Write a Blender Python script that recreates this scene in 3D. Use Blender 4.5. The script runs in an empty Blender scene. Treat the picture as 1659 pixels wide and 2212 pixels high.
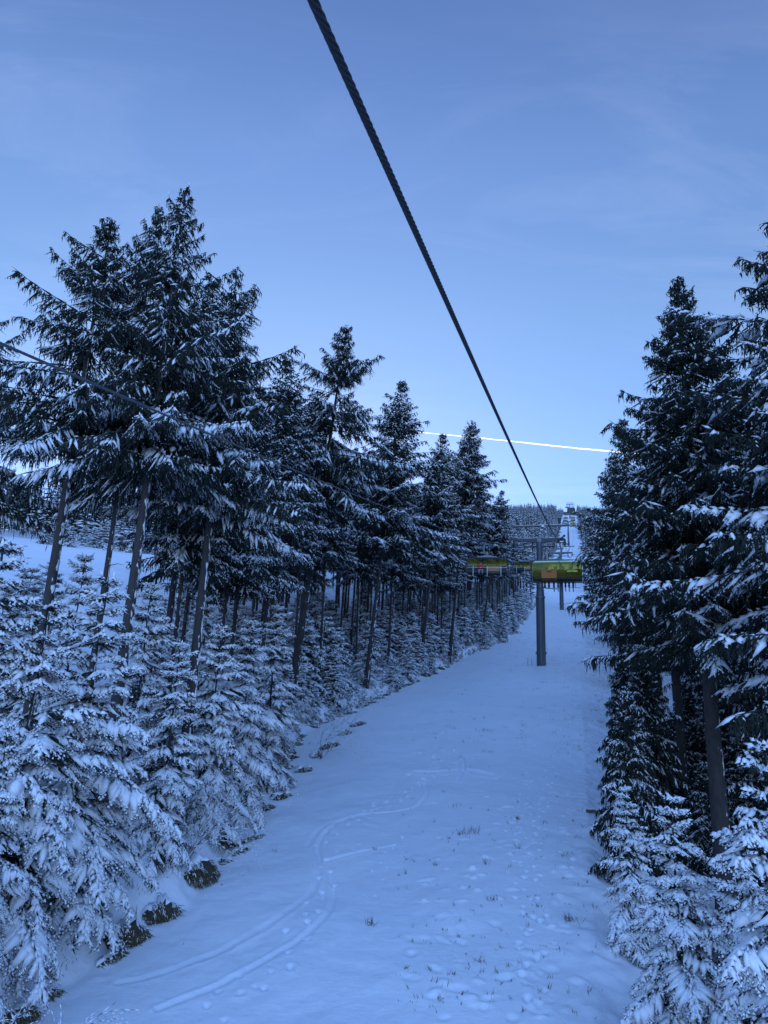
import bpy, bmesh, math, random
import numpy as np
from mathutils import Vector, Matrix, Euler
R = math.radians
random.seed(7)
C = bpy.context.scene.collection
S = bpy.context.scene

# ---------------------------------------------------------------- camera, sky, sun
PITCH, ROLL, FPX, CX, CY = R(15.2), R(2.4), 1534.0, 829.5, 1106.0      # in a 1659 x 2212 picture
fwd = np.array([0, math.cos(PITCH), math.sin(PITCH)])
up0 = np.array([0, -math.sin(PITCH), math.cos(PITCH)]); rt0 = np.array([1.0, 0, 0])
rt = rt0*math.cos(ROLL)+up0*math.sin(ROLL); up = up0*math.cos(ROLL)-rt0*math.sin(ROLL)
cam = bpy.data.cameras.new('camera'); camo = bpy.data.objects.new('camera', cam); C.objects.link(camo)
cam.sensor_fit = 'VERTICAL'; cam.sensor_height = 36; cam.lens = 36*FPX/2212
cam.clip_start = 0.1; cam.clip_end = 60000
camo.matrix_world = Matrix(((rt[0], up[0], -fwd[0], 0), (rt[1], up[1], -fwd[1], 0), (rt[2], up[2], -fwd[2], 0), (0, 0, 0, 1)))
S.camera = camo

SUN_EL, SUN_AZ = R(7.5), R(-7)        # low behind the wooded summit: the whole valley is in its shade
w = bpy.data.worlds.new('World'); S.world = w; w.use_nodes = True
nt = w.node_tree; N = nt.nodes; L = nt.links; N.clear()
out = N.new('ShaderNodeOutputWorld'); bg = N.new('ShaderNodeBackground')
sky = N.new('ShaderNodeTexSky'); sky.sky_type = 'NISHITA'; sky.sun_disc = False
sky.sun_elevation = SUN_EL; sky.sun_rotation = SUN_AZ; sky.altitude = 1100
sky.air_density = 1.0; sky.dust_density = 0.3; sky.ozone_density = 2.5
def mathn(N_, L_, op, a, b=None, clamp=False):
    n = N_.new('ShaderNodeMath'); n.operation = op; n.use_clamp = clamp
    for i, x in enumerate((a, b)):
        if x is None: continue
        if isinstance(x, (int, float)): n.inputs[i].default_value = x
        else: L_.new(x, n.inputs[i])
    return n.outputs[0]
tint = N.new('ShaderNodeMix'); tint.data_type = 'RGBA'; tint.blend_type = 'MULTIPLY'; tint.inputs[0].default_value = 1
# colour of the air by height above the horizon
tc = N.new('ShaderNodeTexCoord'); sep = N.new('ShaderNodeSeparateXYZ'); L.new(tc.outputs['Generated'], sep.inputs[0])
air = N.new('ShaderNodeValToRGB'); L.new(sep.outputs[2], air.inputs[0]); el_ = air.color_ramp.elements
el_[0].position = 0.22; el_[0].color = (.84, .83, 1.02, 1); el_[1].position = 1.0; el_[1].color = (.90, 1.0, 1.08, 1)
for p_, c_ in ((.34, (1.10, 1.0, .98, 1)), (.50, (1.22, 1.08, .96, 1)), (.66, (1.22, 1.07, 1.02, 1)), (.80, (1.0, .90, .94, 1))): e_ = el_.new(p_); e_.color = c_
gr = N.new('ShaderNodeMix'); gr.data_type = 'RGBA'; gr.blend_type = 'MULTIPLY'; gr.inputs[0].default_value = 1; gr.clamp_result = False
L.new(sky.outputs[0], gr.inputs[6]); L.new(air.outputs[0], gr.inputs[7])
L.new(gr.outputs[2], tint.inputs[6]); tint.inputs[7].default_value = (0.88, 0.93, 1.13, 1)   # cool white balance
# thin high cirrus, streaked sideways
zc = mathn(N, L, 'ADD', mathn(N, L, 'MAXIMUM', sep.outputs[2], 0.0), 0.10)
com = N.new('ShaderNodeCombineXYZ')
L.new(mathn(N, L, 'DIVIDE', sep.outputs[0], zc), com.inputs[0]); L.new(mathn(N, L, 'DIVIDE', sep.outputs[1], zc), com.inputs[1])
mp = N.new('ShaderNodeMapping'); L.new(com.outputs[0], mp.inputs[0])
mp.inputs['Rotation'].default_value = (0, 0, R(-14)); mp.inputs['Scale'].default_value = (0.8, 2.6, 1)
n1 = N.new('ShaderNodeTexNoise'); L.new(mp.outputs[0], n1.inputs[0]); n1.inputs['Scale'].default_value = 1.9
n1.inputs['Detail'].default_value = 9; n1.inputs['Roughness'].default_value = 0.62; n1.inputs['Distortion'].default_value = 0.9
mp2 = N.new('ShaderNodeMapping'); L.new(com.outputs[0], mp2.inputs[0]); mp2.inputs['Location'].default_value = (7.3, -4.2, 0)
n2 = N.new('ShaderNodeTexNoise'); L.new(mp2.outputs[0], n2.inputs[0]); n2.inputs['Scale'].default_value = 0.45; n2.inputs['Detail'].default_value = 3
r1 = N.new('ShaderNodeMapRange'); L.new(n1.outputs[0], r1.inputs[0]); r1.inputs[1].default_value = 0.47; r1.inputs[2].default_value = 0.74
r2 = N.new('ShaderNodeMapRange'); L.new(n2.outputs[0], r2.inputs[0]); r2.inputs[1].default_value = 0.36; r2.inputs[2].default_value = 0.62
fz = N.new('ShaderNodeMapRange'); L.new(sep.outputs[2], fz.inputs[0]); fz.inputs[1].default_value = .55; fz.inputs[2].default_value = .82; fz.inputs[3].default_value = 1; fz.inputs[4].default_value = .12
cl0 = mathn(N, L, 'MULTIPLY', mathn(N, L, 'MULTIPLY', r1.outputs[0], r2.outputs[0]), 0.68)
cl = mathn(N, L, 'MULTIPLY', cl0, fz.outputs[0])
mx = N.new('ShaderNodeMix'); mx.data_type = 'RGBA'; L.new(cl, mx.inputs[0]); L.new(tint.outputs[2], mx.inputs[6])
br = N.new('ShaderNodeMix'); br.data_type = 'RGBA'; br.blend_type = 'ADD'; br.inputs[0].default_value = 1
L.new(tint.outputs[2], br.inputs[6]); br.inputs[7].default_value = (1.15, 1.1, 1.15, 1)
L.new(br.outputs[2], mx.inputs[7])
# out-of-frame sky overhead and behind the viewer, boosted to brighten the snow
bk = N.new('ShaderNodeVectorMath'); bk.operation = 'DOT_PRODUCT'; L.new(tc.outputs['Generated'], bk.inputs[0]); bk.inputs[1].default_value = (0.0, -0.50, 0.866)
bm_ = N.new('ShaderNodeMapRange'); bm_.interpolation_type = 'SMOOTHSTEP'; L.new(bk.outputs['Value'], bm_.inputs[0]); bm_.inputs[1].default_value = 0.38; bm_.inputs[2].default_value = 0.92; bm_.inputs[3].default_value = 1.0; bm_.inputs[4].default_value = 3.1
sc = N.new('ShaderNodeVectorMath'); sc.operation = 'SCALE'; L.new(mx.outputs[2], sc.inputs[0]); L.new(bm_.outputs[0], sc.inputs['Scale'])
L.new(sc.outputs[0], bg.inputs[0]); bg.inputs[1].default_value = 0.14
L.new(bg.outputs[0], out.inputs[0])
sun = bpy.data.lights.new('sun', 'SUN'); sun.energy = 4.0; sun.angle = R(0.5); sun.color = (1, .93, .82)
so = bpy.data.objects.new('sun', sun); C.objects.link(so)
sd = Vector((math.sin(SUN_AZ)*math.cos(SUN_EL), math.cos(SUN_AZ)*math.cos(SUN_EL), math.sin(SUN_EL)))
so.rotation_euler = sd.to_track_quat('Z', 'Y').to_euler()
S.view_settings.view_transform = 'Standard'; S.view_settings.look = 'None'; S.view_settings.gamma = 1
S.view_settings.exposure = 1.03
S.cycles.max_bounces = 8; S.cycles.diffuse_bounces = 3; S.cycles.transparent_max_bounces = 16
S.cycles.use_denoising = True

# ---------------------------------------------------------------- frames of reference
H = R(15.5)                                   # the lift line's bearing
sH, cH = math.sin(H), math.cos(H)
def W(u, v, z=0): return np.array([u*sH+v*cH, u*cH-v*sH, z])
def UV(x, y): return x*sH+y*cH, x*cH-y*sH
def ray(px, py): return fwd+rt*((px-CX)/FPX)-up*((py-CY)/FPX)

# ---------------------------------------------------------------- materials
def mat(name):
    m = bpy.data.materials.new(name); m.use_nodes = True
    return m, m.node_tree.nodes, m.node_tree.links, m.node_tree.nodes['Principled BSDF']
def simple(name, col, rough=0.6, metal=0.0, noise=0.0, scale=8, bump=0.0):
    m, n, l, b = mat(name)
    b.inputs['Base Color'].default_value = (*col, 1); b.inputs['Roughness'].default_value = rough; b.inputs['Metallic'].default_value = metal
    if noise or bump:
        t = n.new('ShaderNodeTexCoord'); x = n.new('ShaderNodeTexNoise'); x.inputs['Scale'].default_value = scale; x.inputs['Detail'].default_value = 5
        l.new(t.outputs['Object'], x.inputs[0])
        if noise:
            r = n.new('ShaderNodeMix'); r.data_type = 'RGBA'; l.new(x.outputs[0], r.inputs[0])
            r.inputs[6].default_value = (*[c*(1-noise) for c in col], 1); r.inputs[7].default_value = (*[min(1, c*(1+noise)) for c in col], 1)
            l.new(r.outputs[2], b.inputs['Base Color'])
        if bump:
            p = n.new('ShaderNodeBump'); p.inputs['Strength'].default_value = bump; p.inputs['Distance'].default_value = 0.02
            l.new(x.outputs[0], p.inputs['Height']); l.new(p.outputs[0], b.inputs['Normal'])
    return m
M = {}
M['needles'] = simple('needles', (0.014, 0.023, 0.015), 0.8, noise=0.5, scale=1.3)
M['snow'] = simple('branch_snow', (0.84, 0.87, 0.90), 0.65, noise=0.05, scale=6, bump=0.3)
M['twig'] = simple('twig', (0.075, 0.055, 0.045), 0.9)
M['soil'] = simple('soil', (0.045, 0.040, 0.028), 0.95, noise=0.5, scale=6, bump=1)
M['grass'] = simple('dry_grass', (0.13, 0.11, 0.06), 0.9, noise=0.5, scale=3)
M['galv'] = simple('galvanised', (0.19, 0.20, 0.21), 0.5, 0.35, noise=0.25, scale=3)
M['galvd'] = simple('galvanised_dark', (0.06, 0.065, 0.07), 0.55, 0.3, noise=0.25, scale=3)
M['pipe'] = simple('pylon_steel', (0.095, 0.105, 0.12), 0.5, 0.3, noise=0.18, scale=1.2)
M['rope'] = simple('rope_steel', (0.028, 0.032, 0.038), 0.55, 0.5, noise=0.3, scale=30)
M['rope2'] = simple('rope_steel_frosted', (0.085, 0.095, 0.11), 0.6, 0.3, noise=0.3, scale=30)  # same steel in a paler colour, to stand out against the dark trees
M['black'] = simple('black_plastic', (0.018, 0.019, 0.022), 0.5)
M['seat'] = simple('seat_pad', (0.022, 0.026, 0.036), 0.6)
M['orange'] = simple('orange_cover', (0.42, 0.14, 0.02), 0.6, noise=0.12, scale=4)
M['tan'] = simple('tan_cover', (0.40, 0.23, 0.10), 0.6, noise=0.12, scale=4)
M['white'] = simple('white_bar', (0.7, 0.7, 0.7), 0.4)
M['letter'] = simple('yellow_letters', (0.85, 0.9, 0.25), 0.4)
M['dark_letter'] = simple('dark_letters', (0.03, 0.02, 0.02), 0.6)
M['skin'] = simple('skin', (0.45, 0.26, 0.18), 0.6)
M['red'] = simple('red_cloth', (0.45, 0.02, 0.03), 0.8)
M['grey'] = simple('grey_cloth', (0.22, 0.22, 0.24), 0.8)
M['green'] = simple('green_cloth', (0.10, 0.16, 0.06), 0.8)
M['dark'] = simple('dark_cloth', (0.02, 0.02, 0.025), 0.8)
M['navy'] = simple('navy_cloth', (0.02, 0.03, 0.07), 0.8)
M['wood'] = simple('wood', (0.16, 0.12, 0.09), 0.85, noise=0.3, scale=10)
M['roof'] = simple('station_dark', (0.035, 0.035, 0.04), 0.6, noise=0.2, scale=1)
M['timber'] = simple('station_timber', (0.06, 0.05, 0.045), 0.8, noise=0.3, scale=1)
M['pane'] = simple('dark_glass', (0.03, 0.04, 0.05), 0.1)
# tinted bubble
m, n, l, b = mat('tinted_bubble'); n.remove(b)
o_ = n['Material Output']; tr = n.new('ShaderNodeBsdfTransparent'); tr.inputs[0].default_value = (0.66, 0.58, 0.13, 1)
gl = n.new('ShaderNodeBsdfGlossy'); gl.inputs['Color'].default_value = (0.9, 0.95, 0.6, 1); gl.inputs['Roughness'].default_value = 0.12
df = n.new('ShaderNodeBsdfDiffuse'); df.inputs[0].default_value = (0.50, 0.44, 0.03, 1)
fr = n.new('ShaderNodeFresnel'); fr.inputs[0].default_value = 1.45
a_ = n.new('ShaderNodeMixShader'); a_.inputs[0].default_value = 0.14; l.new(tr.outputs[0], a_.inputs[1]); l.new(df.outputs[0], a_.inputs[2])
c_ = n.new('ShaderNodeMixShader'); l.new(fr.outputs[0], c_.inputs[0]); l.new(a_.outputs[0], c_.inputs[1]); l.new(gl.outputs[0], c_.inputs[2])
l.new(c_.outputs[0], o_.inputs[0]); M['bubble'] = m
# bark with wind-blown snow stuck to the side towards the piste
m, n, l, b = mat('bark'); M['bark'] = m
t = n.new('ShaderNodeTexCoord'); x1 = n.new('ShaderNodeTexNoise'); x1.inputs['Scale'].default_value = 9; x1.inputs['Detail'].default_value = 6
mpn = n.new('ShaderNodeMapping'); mpn.inputs['Scale'].default_value = (1, 1, 0.45); l.new(t.outputs['Object'], mpn.inputs[0]); l.new(mpn.outputs[0], x1.inputs[0])
ge = n.new('ShaderNodeNewGeometry'); dp = n.new('ShaderNodeVectorMath'); dp.operation = 'DOT_PRODUCT'
l.new(ge.outputs['Normal'], dp.inputs[0]); dp.inputs[1].default_value = (0.93, -0.05, 0.3)
sm = mathn(n, l, 'ADD', mathn(n, l, 'MULTIPLY', dp.outputs['Value'], 0.32), x1.outputs[0])
rs = n.new('ShaderNodeMapRange'); l.new(sm, rs.inputs[0]); rs.inputs[1].default_value = 0.79; rs.inputs[2].default_value = 0.83
mc = n.new('ShaderNodeMix'); mc.data_type = 'RGBA'; l.new(x1.outputs[0], mc.inputs[0]); mc.inputs[6].default_value = (0.018, 0.016, 0.016, 1); mc.inputs[7].default_value = (0.070, 0.062, 0.058, 1)
m2 = n.new('ShaderNodeMix'); m2.data_type = 'RGBA'; l.new(rs.outputs[0], m2.inputs[0]); l.new(mc.outputs[2], m2.inputs[6]); m2.inputs[7].default_value = (0.8, 0.83, 0.87, 1)
l.new(m2.outputs[2], b.inputs['Base Color']); b.inputs['Roughness'].default_value = 0.9
bp = n.new('ShaderNodeBump'); bp.inputs['Strength'].default_value = 0.8; bp.inputs['Distance'].default_value = 0.03; l.new(x1.outputs[0], bp.inputs['Height']); l.new(bp.outputs[0], b.inputs['Normal'])
# snow on the ground
m, n, l, b = mat('ground_snow'); M['ground'] = m
t = n.new('ShaderNodeTexCoord')
a1 = n.new('ShaderNodeTexNoise'); a1.inputs['Scale'].default_value = 2.2; a1.inputs['Detail'].default_value = 8; a1.inputs['Roughness'].default_value = 0.6; l.new(t.outputs['Object'], a1.inputs[0])
a2 = n.new('ShaderNodeTexNoise'); a2.inputs['Scale'].default_value = 0.35; a2.inputs['Detail'].default_value = 4; l.new(t.outputs['Object'], a2.inputs[0])
mc = n.new('ShaderNodeMix'); mc.data_type = 'RGBA'; l.new(a2.outputs[0], mc.inputs[0]); mc.inputs[6].default_value = (0.78, 0.82, 0.87, 1); mc.inputs[7].default_value = (0.88, 0.90, 0.93, 1)
l.new(mc.outputs[2], b.inputs['Base Color']); b.inputs['Roughness'].default_value = 0.6
bp = n.new('ShaderNodeBump'); bp.inputs['Strength'].default_value = 0.5; bp.inputs['Distance'].default_value = 0.10; l.new(a1.outputs[0], bp.inputs['Height']); l.new(bp.outputs[0], b.inputs['Normal'])

# ---------------------------------------------------------------- object helpers
def tag(o, label=None, cat=None, group=None, kind=None):
    for k, x in (('label', label), ('category', cat), ('group', group), ('kind', kind)):
        if x: o[k] = x
    return o
def empty(name, loc, rz=0, **k):
    o = bpy.data.objects.new(name, None); C.objects.link(o); o.location = loc; o.rotation_euler = (0, 0, rz)
    o.empty_display_size = 0.3
    return tag(o, **k)
def link(name, me, parent=None, **k):
    o = bpy.data.objects.new(name, me); C.objects.link(o)
    if parent: o.parent = parent
    return tag(o, **k)
def copy_tree(o, parent=None):
    c = o.copy(); C.objects.link(c); c.parent = parent
    for ch in [q for q in bpy.data.objects if q.parent == o]:
        copy_tree(ch, c)
    return c
class MB:                                    # collects shapes for one mesh object
    def __init__(s): s.bm = bmesh.new()
    def box(s, c, d, rot=None, bev=0.0):
        r = bmesh.ops.create_cube(s.bm, size=1); vs = r['verts']
        bmesh.ops.scale(s.bm, vec=d, verts=vs)
        if bev:
            es = list({e for v in vs for e in v.link_edges}); q = bmesh.ops.bevel(s.bm, geom=es, offset=bev, segments=2, affect='EDGES'); vs = list({v for f in q['faces'] for v in f.verts} | {v for v in vs if v.is_valid})
        if rot: bmesh.ops.rotate(s.bm, cent=(0, 0, 0), matrix=Euler(rot).to_matrix(), verts=vs)
        bmesh.ops.translate(s.bm, vec=c, verts=vs); return s
    def tube(s, pts, rad, n=8, cap=True):
        pts = [Vector(p) for p in pts]; rs = rad if isinstance(rad, (list, tuple)) else [rad]*len(pts); rings = []
        px = None
        for i, p in enumerate(pts):
            d = (pts[min(i+1, len(pts)-1)]-pts[max(i-1, 0)]).normalized()
            if px is None: px = d.orthogonal().normalized()
            px = (px-d*px.dot(d)).normalized(); py = d.cross(px)
            rings.append([s.bm.verts.new(p+(px*math.cos(2*math.pi*k/n)+py*math.sin(2*math.pi*k/n))*rs[i]) for k in range(n)])
        for a, b in zip(rings, rings[1:]):
            for k in range(n): s.bm.faces.new((a[k], a[(k+1) % n], b[(k+1) % n], b[k]))
        if cap: s.bm.faces.new(rings[0][::-1]); s.bm.faces.new(rings[-1])
        return s
    def cyl(s, c, r, h, axis='z', n=16):
        d = {'x': Vector((1, 0, 0)), 'y': Vector((0, 1, 0)), 'z': Vector((0, 0, 1))}[axis]*h/2; c = Vector(c)
        return s.tube([c-d, c+d], r, n)
    def prism(s, poly, y0, y1):              # polygon in x,z pushed along y
        a = [s.bm.verts.new((x, y0, z)) for x, z in poly]; b = [s.bm.verts.new((x, y1, z)) for x, z in poly]; n = len(poly)
        s.bm.faces.new(a[::-1]); s.bm.faces.new(b)
        for k in range(n): s.bm.faces.new((a[k], a[(k+1) % n], b[(k+1) % n], b[k]))
        return s
    def build(s, name, m, parent=None, smooth=True, **k):
        bmesh.ops.recalc_face_normals(s.bm, faces=s.bm.faces)
        me = bpy.data.meshes.new(name); s.bm.to_mesh(me); s.bm.free(); me.materials.append(m)
        if smooth:
            for p in me.polygons: p.use_smooth = True
            try: me.set_sharp_from_angle(angle=R(35))
            except Exception: pass
        return link(name, me, parent, **k)
def npmesh(name, V, F, mats, mi=None, smooth=True):           # F: (n,3) or (n,4)
    me = bpy.data.meshes.new(name); k = F.shape[1]
    me.vertices.add(len(V)); me.vertices.foreach_set('co', np.ascontiguousarray(V, dtype=np.float32).ravel())
    me.loops.add(F.size); me.loops.foreach_set('vertex_index', np.ascontiguousarray(F, dtype=np.int32).ravel())
    me.polygons.add(len(F)); me.polygons.foreach_set('loop_start', np.arange(0, F.size, k, dtype=np.int32))
    me.polygons.foreach_set('loop_total', np.full(len(F), k, dtype=np.int32))
    for q in mats: me.materials.append(q)
    if mi is not None: me.polygons.foreach_set('material_index', mi.astype(np.int32))
    me.polygons.foreach_set('use_smooth', np.full(len(F), smooth))
    me.update(calc_edges=True); return me
class Spikes:                                # many small leaf-shaped spindles, vectorised
    def __init__(s): s.A = []; s.D = []; s.r = []; s.m = []; s.fl = []
    def add(s, A, D, r, m, flat=1.0):
        A = np.atleast_2d(A); n = len(A)
        s.A.append(A); s.D.append(np.broadcast_to(np.atleast_2d(D), (n, 3))); s.r.append(np.broadcast_to(np.asarray(r, float).ravel(), (n,)))
        s.m.append(np.full(n, m)); s.fl.append(np.full(n, flat))
    def arrays(s, at=0.38):
        A = np.concatenate(s.A); D = np.concatenate(s.D); r = np.concatenate(s.r); m = np.concatenate(s.m); fl = np.concatenate(s.fl)
        n = len(A); ln = np.linalg.norm(D, axis=1, keepdims=True)+1e-9; d = D/ln
        zz = np.zeros_like(d); zz[:, 2] = 1; zz[np.abs(d[:, 2]) > .95] = (1, 0, 0)
        sx = np.cross(d, zz); sx /= np.linalg.norm(sx, axis=1, keepdims=True); sy = np.cross(sx, d)
        V = np.empty((n, 5, 3)); V[:, 0] = A; V[:, 4] = A+D; mid = A+D*at
        for k, a in enumerate((R(90), R(215), R(325))):
            V[:, 1+k] = mid+sx*(math.cos(a)*r)[:, None]+sy*(math.sin(a)*r*fl)[:, None]
        f = np.array([[0, 2, 1], [0, 3, 2], [0, 1, 3], [4, 1, 2], [4, 2, 3], [4, 3, 1]])
        F = (np.arange(n)[:, None, None]*5+f[None]).reshape(-1, 3)
        return V.reshape(-1, 3), F, np.repeat(m, 6)
def nrm(v): return v/(np.linalg.norm(v, axis=-1, keepdims=True)+1e-9)

# ---------------------------------------------------------------- terrain
PU = np.array([-400, -60, 10, 50, 96, 150, 206, 300, 446, 600, 754, 880, 904, 930, 960, 1050, 1500, 3000], float)
PZ = np.array([-60, -15, -7, -1.6, 6.1, 15.6, 27.8, 52, 99.7, 149, 199, 237, 242, 243.5, 244, 235, 180, 100], float)
LU = np.array([-400, 13, 18, 25, 35, 46, 55, 73, 100, 126, 183, 236, 446, 700, 3000], float)
LV = np.array([-11, -10.9, -11.0, -11.6, -14.8, -17.6, -17.2, -16.2, -15.4, -12.4, -12.2, -11.8, -9, -11, -11], float)
rng = np.random.default_rng(5)
_g = rng.random((64, 64))
def vnoise(x, y):
    xi = np.floor(x).astype(int); yi = np.floor(y).astype(int); fx = x-xi; fy = y-yi; fx = fx*fx*(3-2*fx); fy = fy*fy*(3-2*fy)
    g = lambda a, b: _g[a % 64, b % 64]
    return (g(xi, yi)*(1-fx)+g(xi+1, yi)*fx)*(1-fy)+(g(xi, yi+1)*(1-fx)+g(xi+1, yi+1)*fx)*fy-0.5
def smooth_interp(u):
    return (np.interp(u, PU, PZ)*2+np.interp(u-8, PU, PZ)+np.interp(u+8, PU, PZ)+np.interp(u-16, PU, PZ)*.5+np.interp(u+16, PU, PZ)*.5)/5
def lipv(u): return np.interp(u, LU, LV)
def hgt(u, v):
    u = np.asarray(u, float); v = np.asarray(v, float)
    z = smooth_interp(u)
    s = lipv(u)-v+0.5*vnoise(u*.45, v*0+3)*2
    st = np.clip(s/0.9, 0, 1); st = st*st*(3-2*st)
    z = z+0.55*st+0.28*np.clip(s, 0, 45)+0.12*np.clip(s-45, 0, 110)
    z = z+0.05*np.clip(s+5, 0, 5)**1.5*0.25                       # the piste lifts a little towards the bank
    far = np.clip((u-350)/400, 0, 1)
    z = z-far*(0.20*np.clip(-v-12, 0, 60))-far*0.05*np.clip(-v-60, 0, 400)
    z = z-0.26*np.clip(v-0.2, 0, 6)*np.clip(1.6-u/120, 0.1, 1)-0.05*np.clip(v-10, 0, 80)
    z = z+0.35*vnoise(u*.11, v*.16+9)+0.10*vnoise(u*.5+4, v*.6)
    rough = np.clip((v+1.5)/2.5, 0, 1)*0.9+np.clip((s+0.8)/1.2, 0, 1)*0.7+0.06
    z = z+0.04*vnoise(u*.9+11, v*1.4+5)+0.02*vnoise(u*2.3+1, v*2.9)
    z = z+rough*(0.16*vnoise(u*1.3+7, v*1.6)+0.10*vnoise(u*3.1, v*3.7+2))
    return z
def gz(u, v): return float(hgt(np.array([u]), np.array([v]))[0])
TT = np.geomspace(6, 1200, 5000)
def ground_at(px, py):                       # where a line of sight meets the snow
    P = ray(px, py)[None]*TT[:, None]; u, v = UV(P[:, 0], P[:, 1]); k = int(np.argmax(P[:, 2] < hgt(u, v)))
    return u[k], v[k]
us = np.concatenate([[-400, -250, -150, -90, -50, -25, -10], np.arange(0, 12, .6), np.arange(12, 44, .055), np.arange(44, 110, .28), np.arange(110, 260, 1.2), np.arange(260, 1000, 6), np.geomspace(1010, 6000, 24)])
vs = np.concatenate([-np.geomspace(3000, 62, 20), np.arange(-60, -19, 1.0), np.arange(-19, -13.6, .25), np.arange(-13.6, 2.6, .055), np.arange(2.6, 9, .3), np.arange(9, 40, 1.5), np.geomspace(41, 3000, 20)])
UU, VV = np.meshgrid(us, vs, indexing='ij'); ZZ = hgt(UU, VV)
def dent(u, v, ru, rv, depth, ang=0.0, rim=0.35):
    i0, i1 = np.searchsorted(us, (u-3*max(ru, rv), u+3*max(ru, rv))); j0, j1 = np.searchsorted(vs, (v-3*max(ru, rv), v+3*max(ru, rv)))
    if i1 <= i0 or j1 <= j0: return
    a = UU[i0:i1, j0:j1]-u; b_ = VV[i0:i1, j0:j1]-v; c, s = math.cos(ang), math.sin(ang)
    q = ((a*c+b_*s)/ru)**2+((-a*s+b_*c)/rv)**2
    ZZ[i0:i1, j0:j1] += -depth*np.exp(-q**2)+depth*rim*np.exp(-(np.sqrt(q)-1.6)**2*6)
def polyline(px):
    P = np.array([ground_at(*p) for p in px]); t = np.arange(len(P)); T = np.linspace(0, len(P)-1, 40*len(P))
    a = np.interp(T, t, P[:, 0]); b_ = np.interp(T, t, P[:, 1]); k = np.ones(31)/31
    pad = lambda q: np.convolve(np.concatenate([np.full(15, q[0]), q, np.full(15, q[-1])]), k, 'valid')
    return pad(a), pad(b_)
def groove(px, width, depth, rim=0.4, side=0.0):
    a, b_ = polyline(px); sl_i = np.searchsorted(us, (a.min()-1, a.max()+1)); sl_j = np.searchsorted(vs, (b_.min()-1, b_.max()+1))
    A = UU[sl_i[0]:sl_i[1], sl_j[0]:sl_j[1]]; B = VV[sl_i[0]:sl_i[1], sl_j[0]:sl_j[1]]
    D = np.full(A.shape, 9.0); G = np.zeros(A.shape)
    for k in range(0, len(a)-1):
        dx, dy = a[k+1]-a[k], b_[k+1]-b_[k]; ll = dx*dx+dy*dy+1e-9; tt = np.clip(((A-a[k])*dx+(B-b_[k])*dy)/ll, 0, 1)
        ex = A-a[k]-tt*dx; ey = B-b_[k]-tt*dy; d = np.hypot(ex, ey); mk = d < D; D[mk] = d[mk]; G[mk] = np.sign(dx*ey-dy*ex)[mk]
    q = D/width
    ZZ[sl_i[0]:sl_i[1], sl_j[0]:sl_j[1]] += -depth*np.exp(-q**4)+depth*rim*np.exp(-(q-1.5)**2*5)*(1+side*G)
# a snowboarder's sinuous track and older ones, then footprints and animal trails
groove([(250, 2125), (330, 2110), (470, 2060), (600, 1985), (680, 1925), (690, 1860), (680, 1825)], 0.11, 0.028, 0.4, 0.6)
groove([(330, 2185), (450, 2140), (560, 2080), (650, 2030), (710, 1975), (724, 1925), (705, 1880), (688, 1840), (690, 1815), (720, 1780), (760, 1762), (840, 1755), (900, 1745), (925, 1715), (915, 1690)], 0.09, 0.035, 0.45, -0.6)
groove([(665, 1830), (680, 1800), (720, 1775), (790, 1762)], 0.10, 0.02, 0.3)
groove([(470, 2110), (560, 2060), (650, 1990), (700, 1930)], 0.6, 0.018, 0.1)
groove([(980, 1620), (1000, 1640), (1003, 1660), (985, 1690)], 0.10, 0.07, 0.6)
groove([(700, 1862), (740, 1850), (790, 1838), (860, 1825)], 0.08, 0.05, 0.6)
groove([(905, 1668), (955, 1668), (1000, 1662), (1060, 1675)], 0.3, 0.06, 0.5)
random.seed(3)
def trail(px, step, off, size, depth, jit=0.08):
    a, b_ = polyline(px); d = np.concatenate([[0], np.cumsum(np.hypot(np.diff(a), np.diff(b_)))]); k = 0
    for t in np.arange(0, d[-1], step):
        i = min(int(np.searchsorted(d, t)), len(a)-2); an = math.atan2(b_[i+1]-b_[i], a[i+1]-a[i]); k += 1; sg = off*(1 if k % 2 else -1)
        z = size*.50*random.uniform(.75, 1.25)
        dent(a[i]-math.sin(an)*sg+random.gauss(0, jit), b_[i]+math.cos(an)*sg+random.gauss(0, jit), z*1.5, z, depth*.7*random.uniform(.5, 1.2), an+random.gauss(0, .3), .2)
trail([(560, 2130), (620, 2080), (650, 2000), (680, 1960), (700, 1900), (690, 1850)], .5, .16, .13, .11, .12)
trail([(440, 2205), (500, 2150), (580, 2080)], .38, .28, .12, .07, .15)
trail([(690, 1820), (760, 1770), (860, 1720), (930, 1680), (950, 1640), (960, 1600), (955, 1560), (950, 1530)], .45, .2, .13, .11, .12)
trail([(720, 1800), (800, 1750), (900, 1700), (960, 1680)], .5, .25, .11, .09, .2)
trail([(700, 1860), (800, 1820), (900, 1800), (1020, 1790), (1100, 1800)], .6, .12, .10, .08, .1)
trail([(860, 1800), (830, 1850), (820, 1900), (800, 1960)], .5, .15, .10, .08, .15)
trail([(1160, 2212), (1150, 2000), (1145, 1850), (1165, 1750), (1190, 1650), (1220, 1560), (1235, 1500)], .42, .2, .13, .12, .12)
trail([(1140, 2190), (1125, 1950), (1120, 1800), (1130, 1700), (1135, 1640)], .5, .15, .12, .10, .12)
trail([(1180, 1950), (1150, 1850), (1120, 1790), (1080, 1720), (1040, 1680)], .5, .1, .09, .08, .1)
trail([(1000, 2190), (990, 2100), (985, 2020), (975, 1950)], .45, .05, .06, .05, .05)
trail([(1250, 1900), (1240, 1800), (1215, 1700)], .6, .2, .12, .10, .2)
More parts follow.
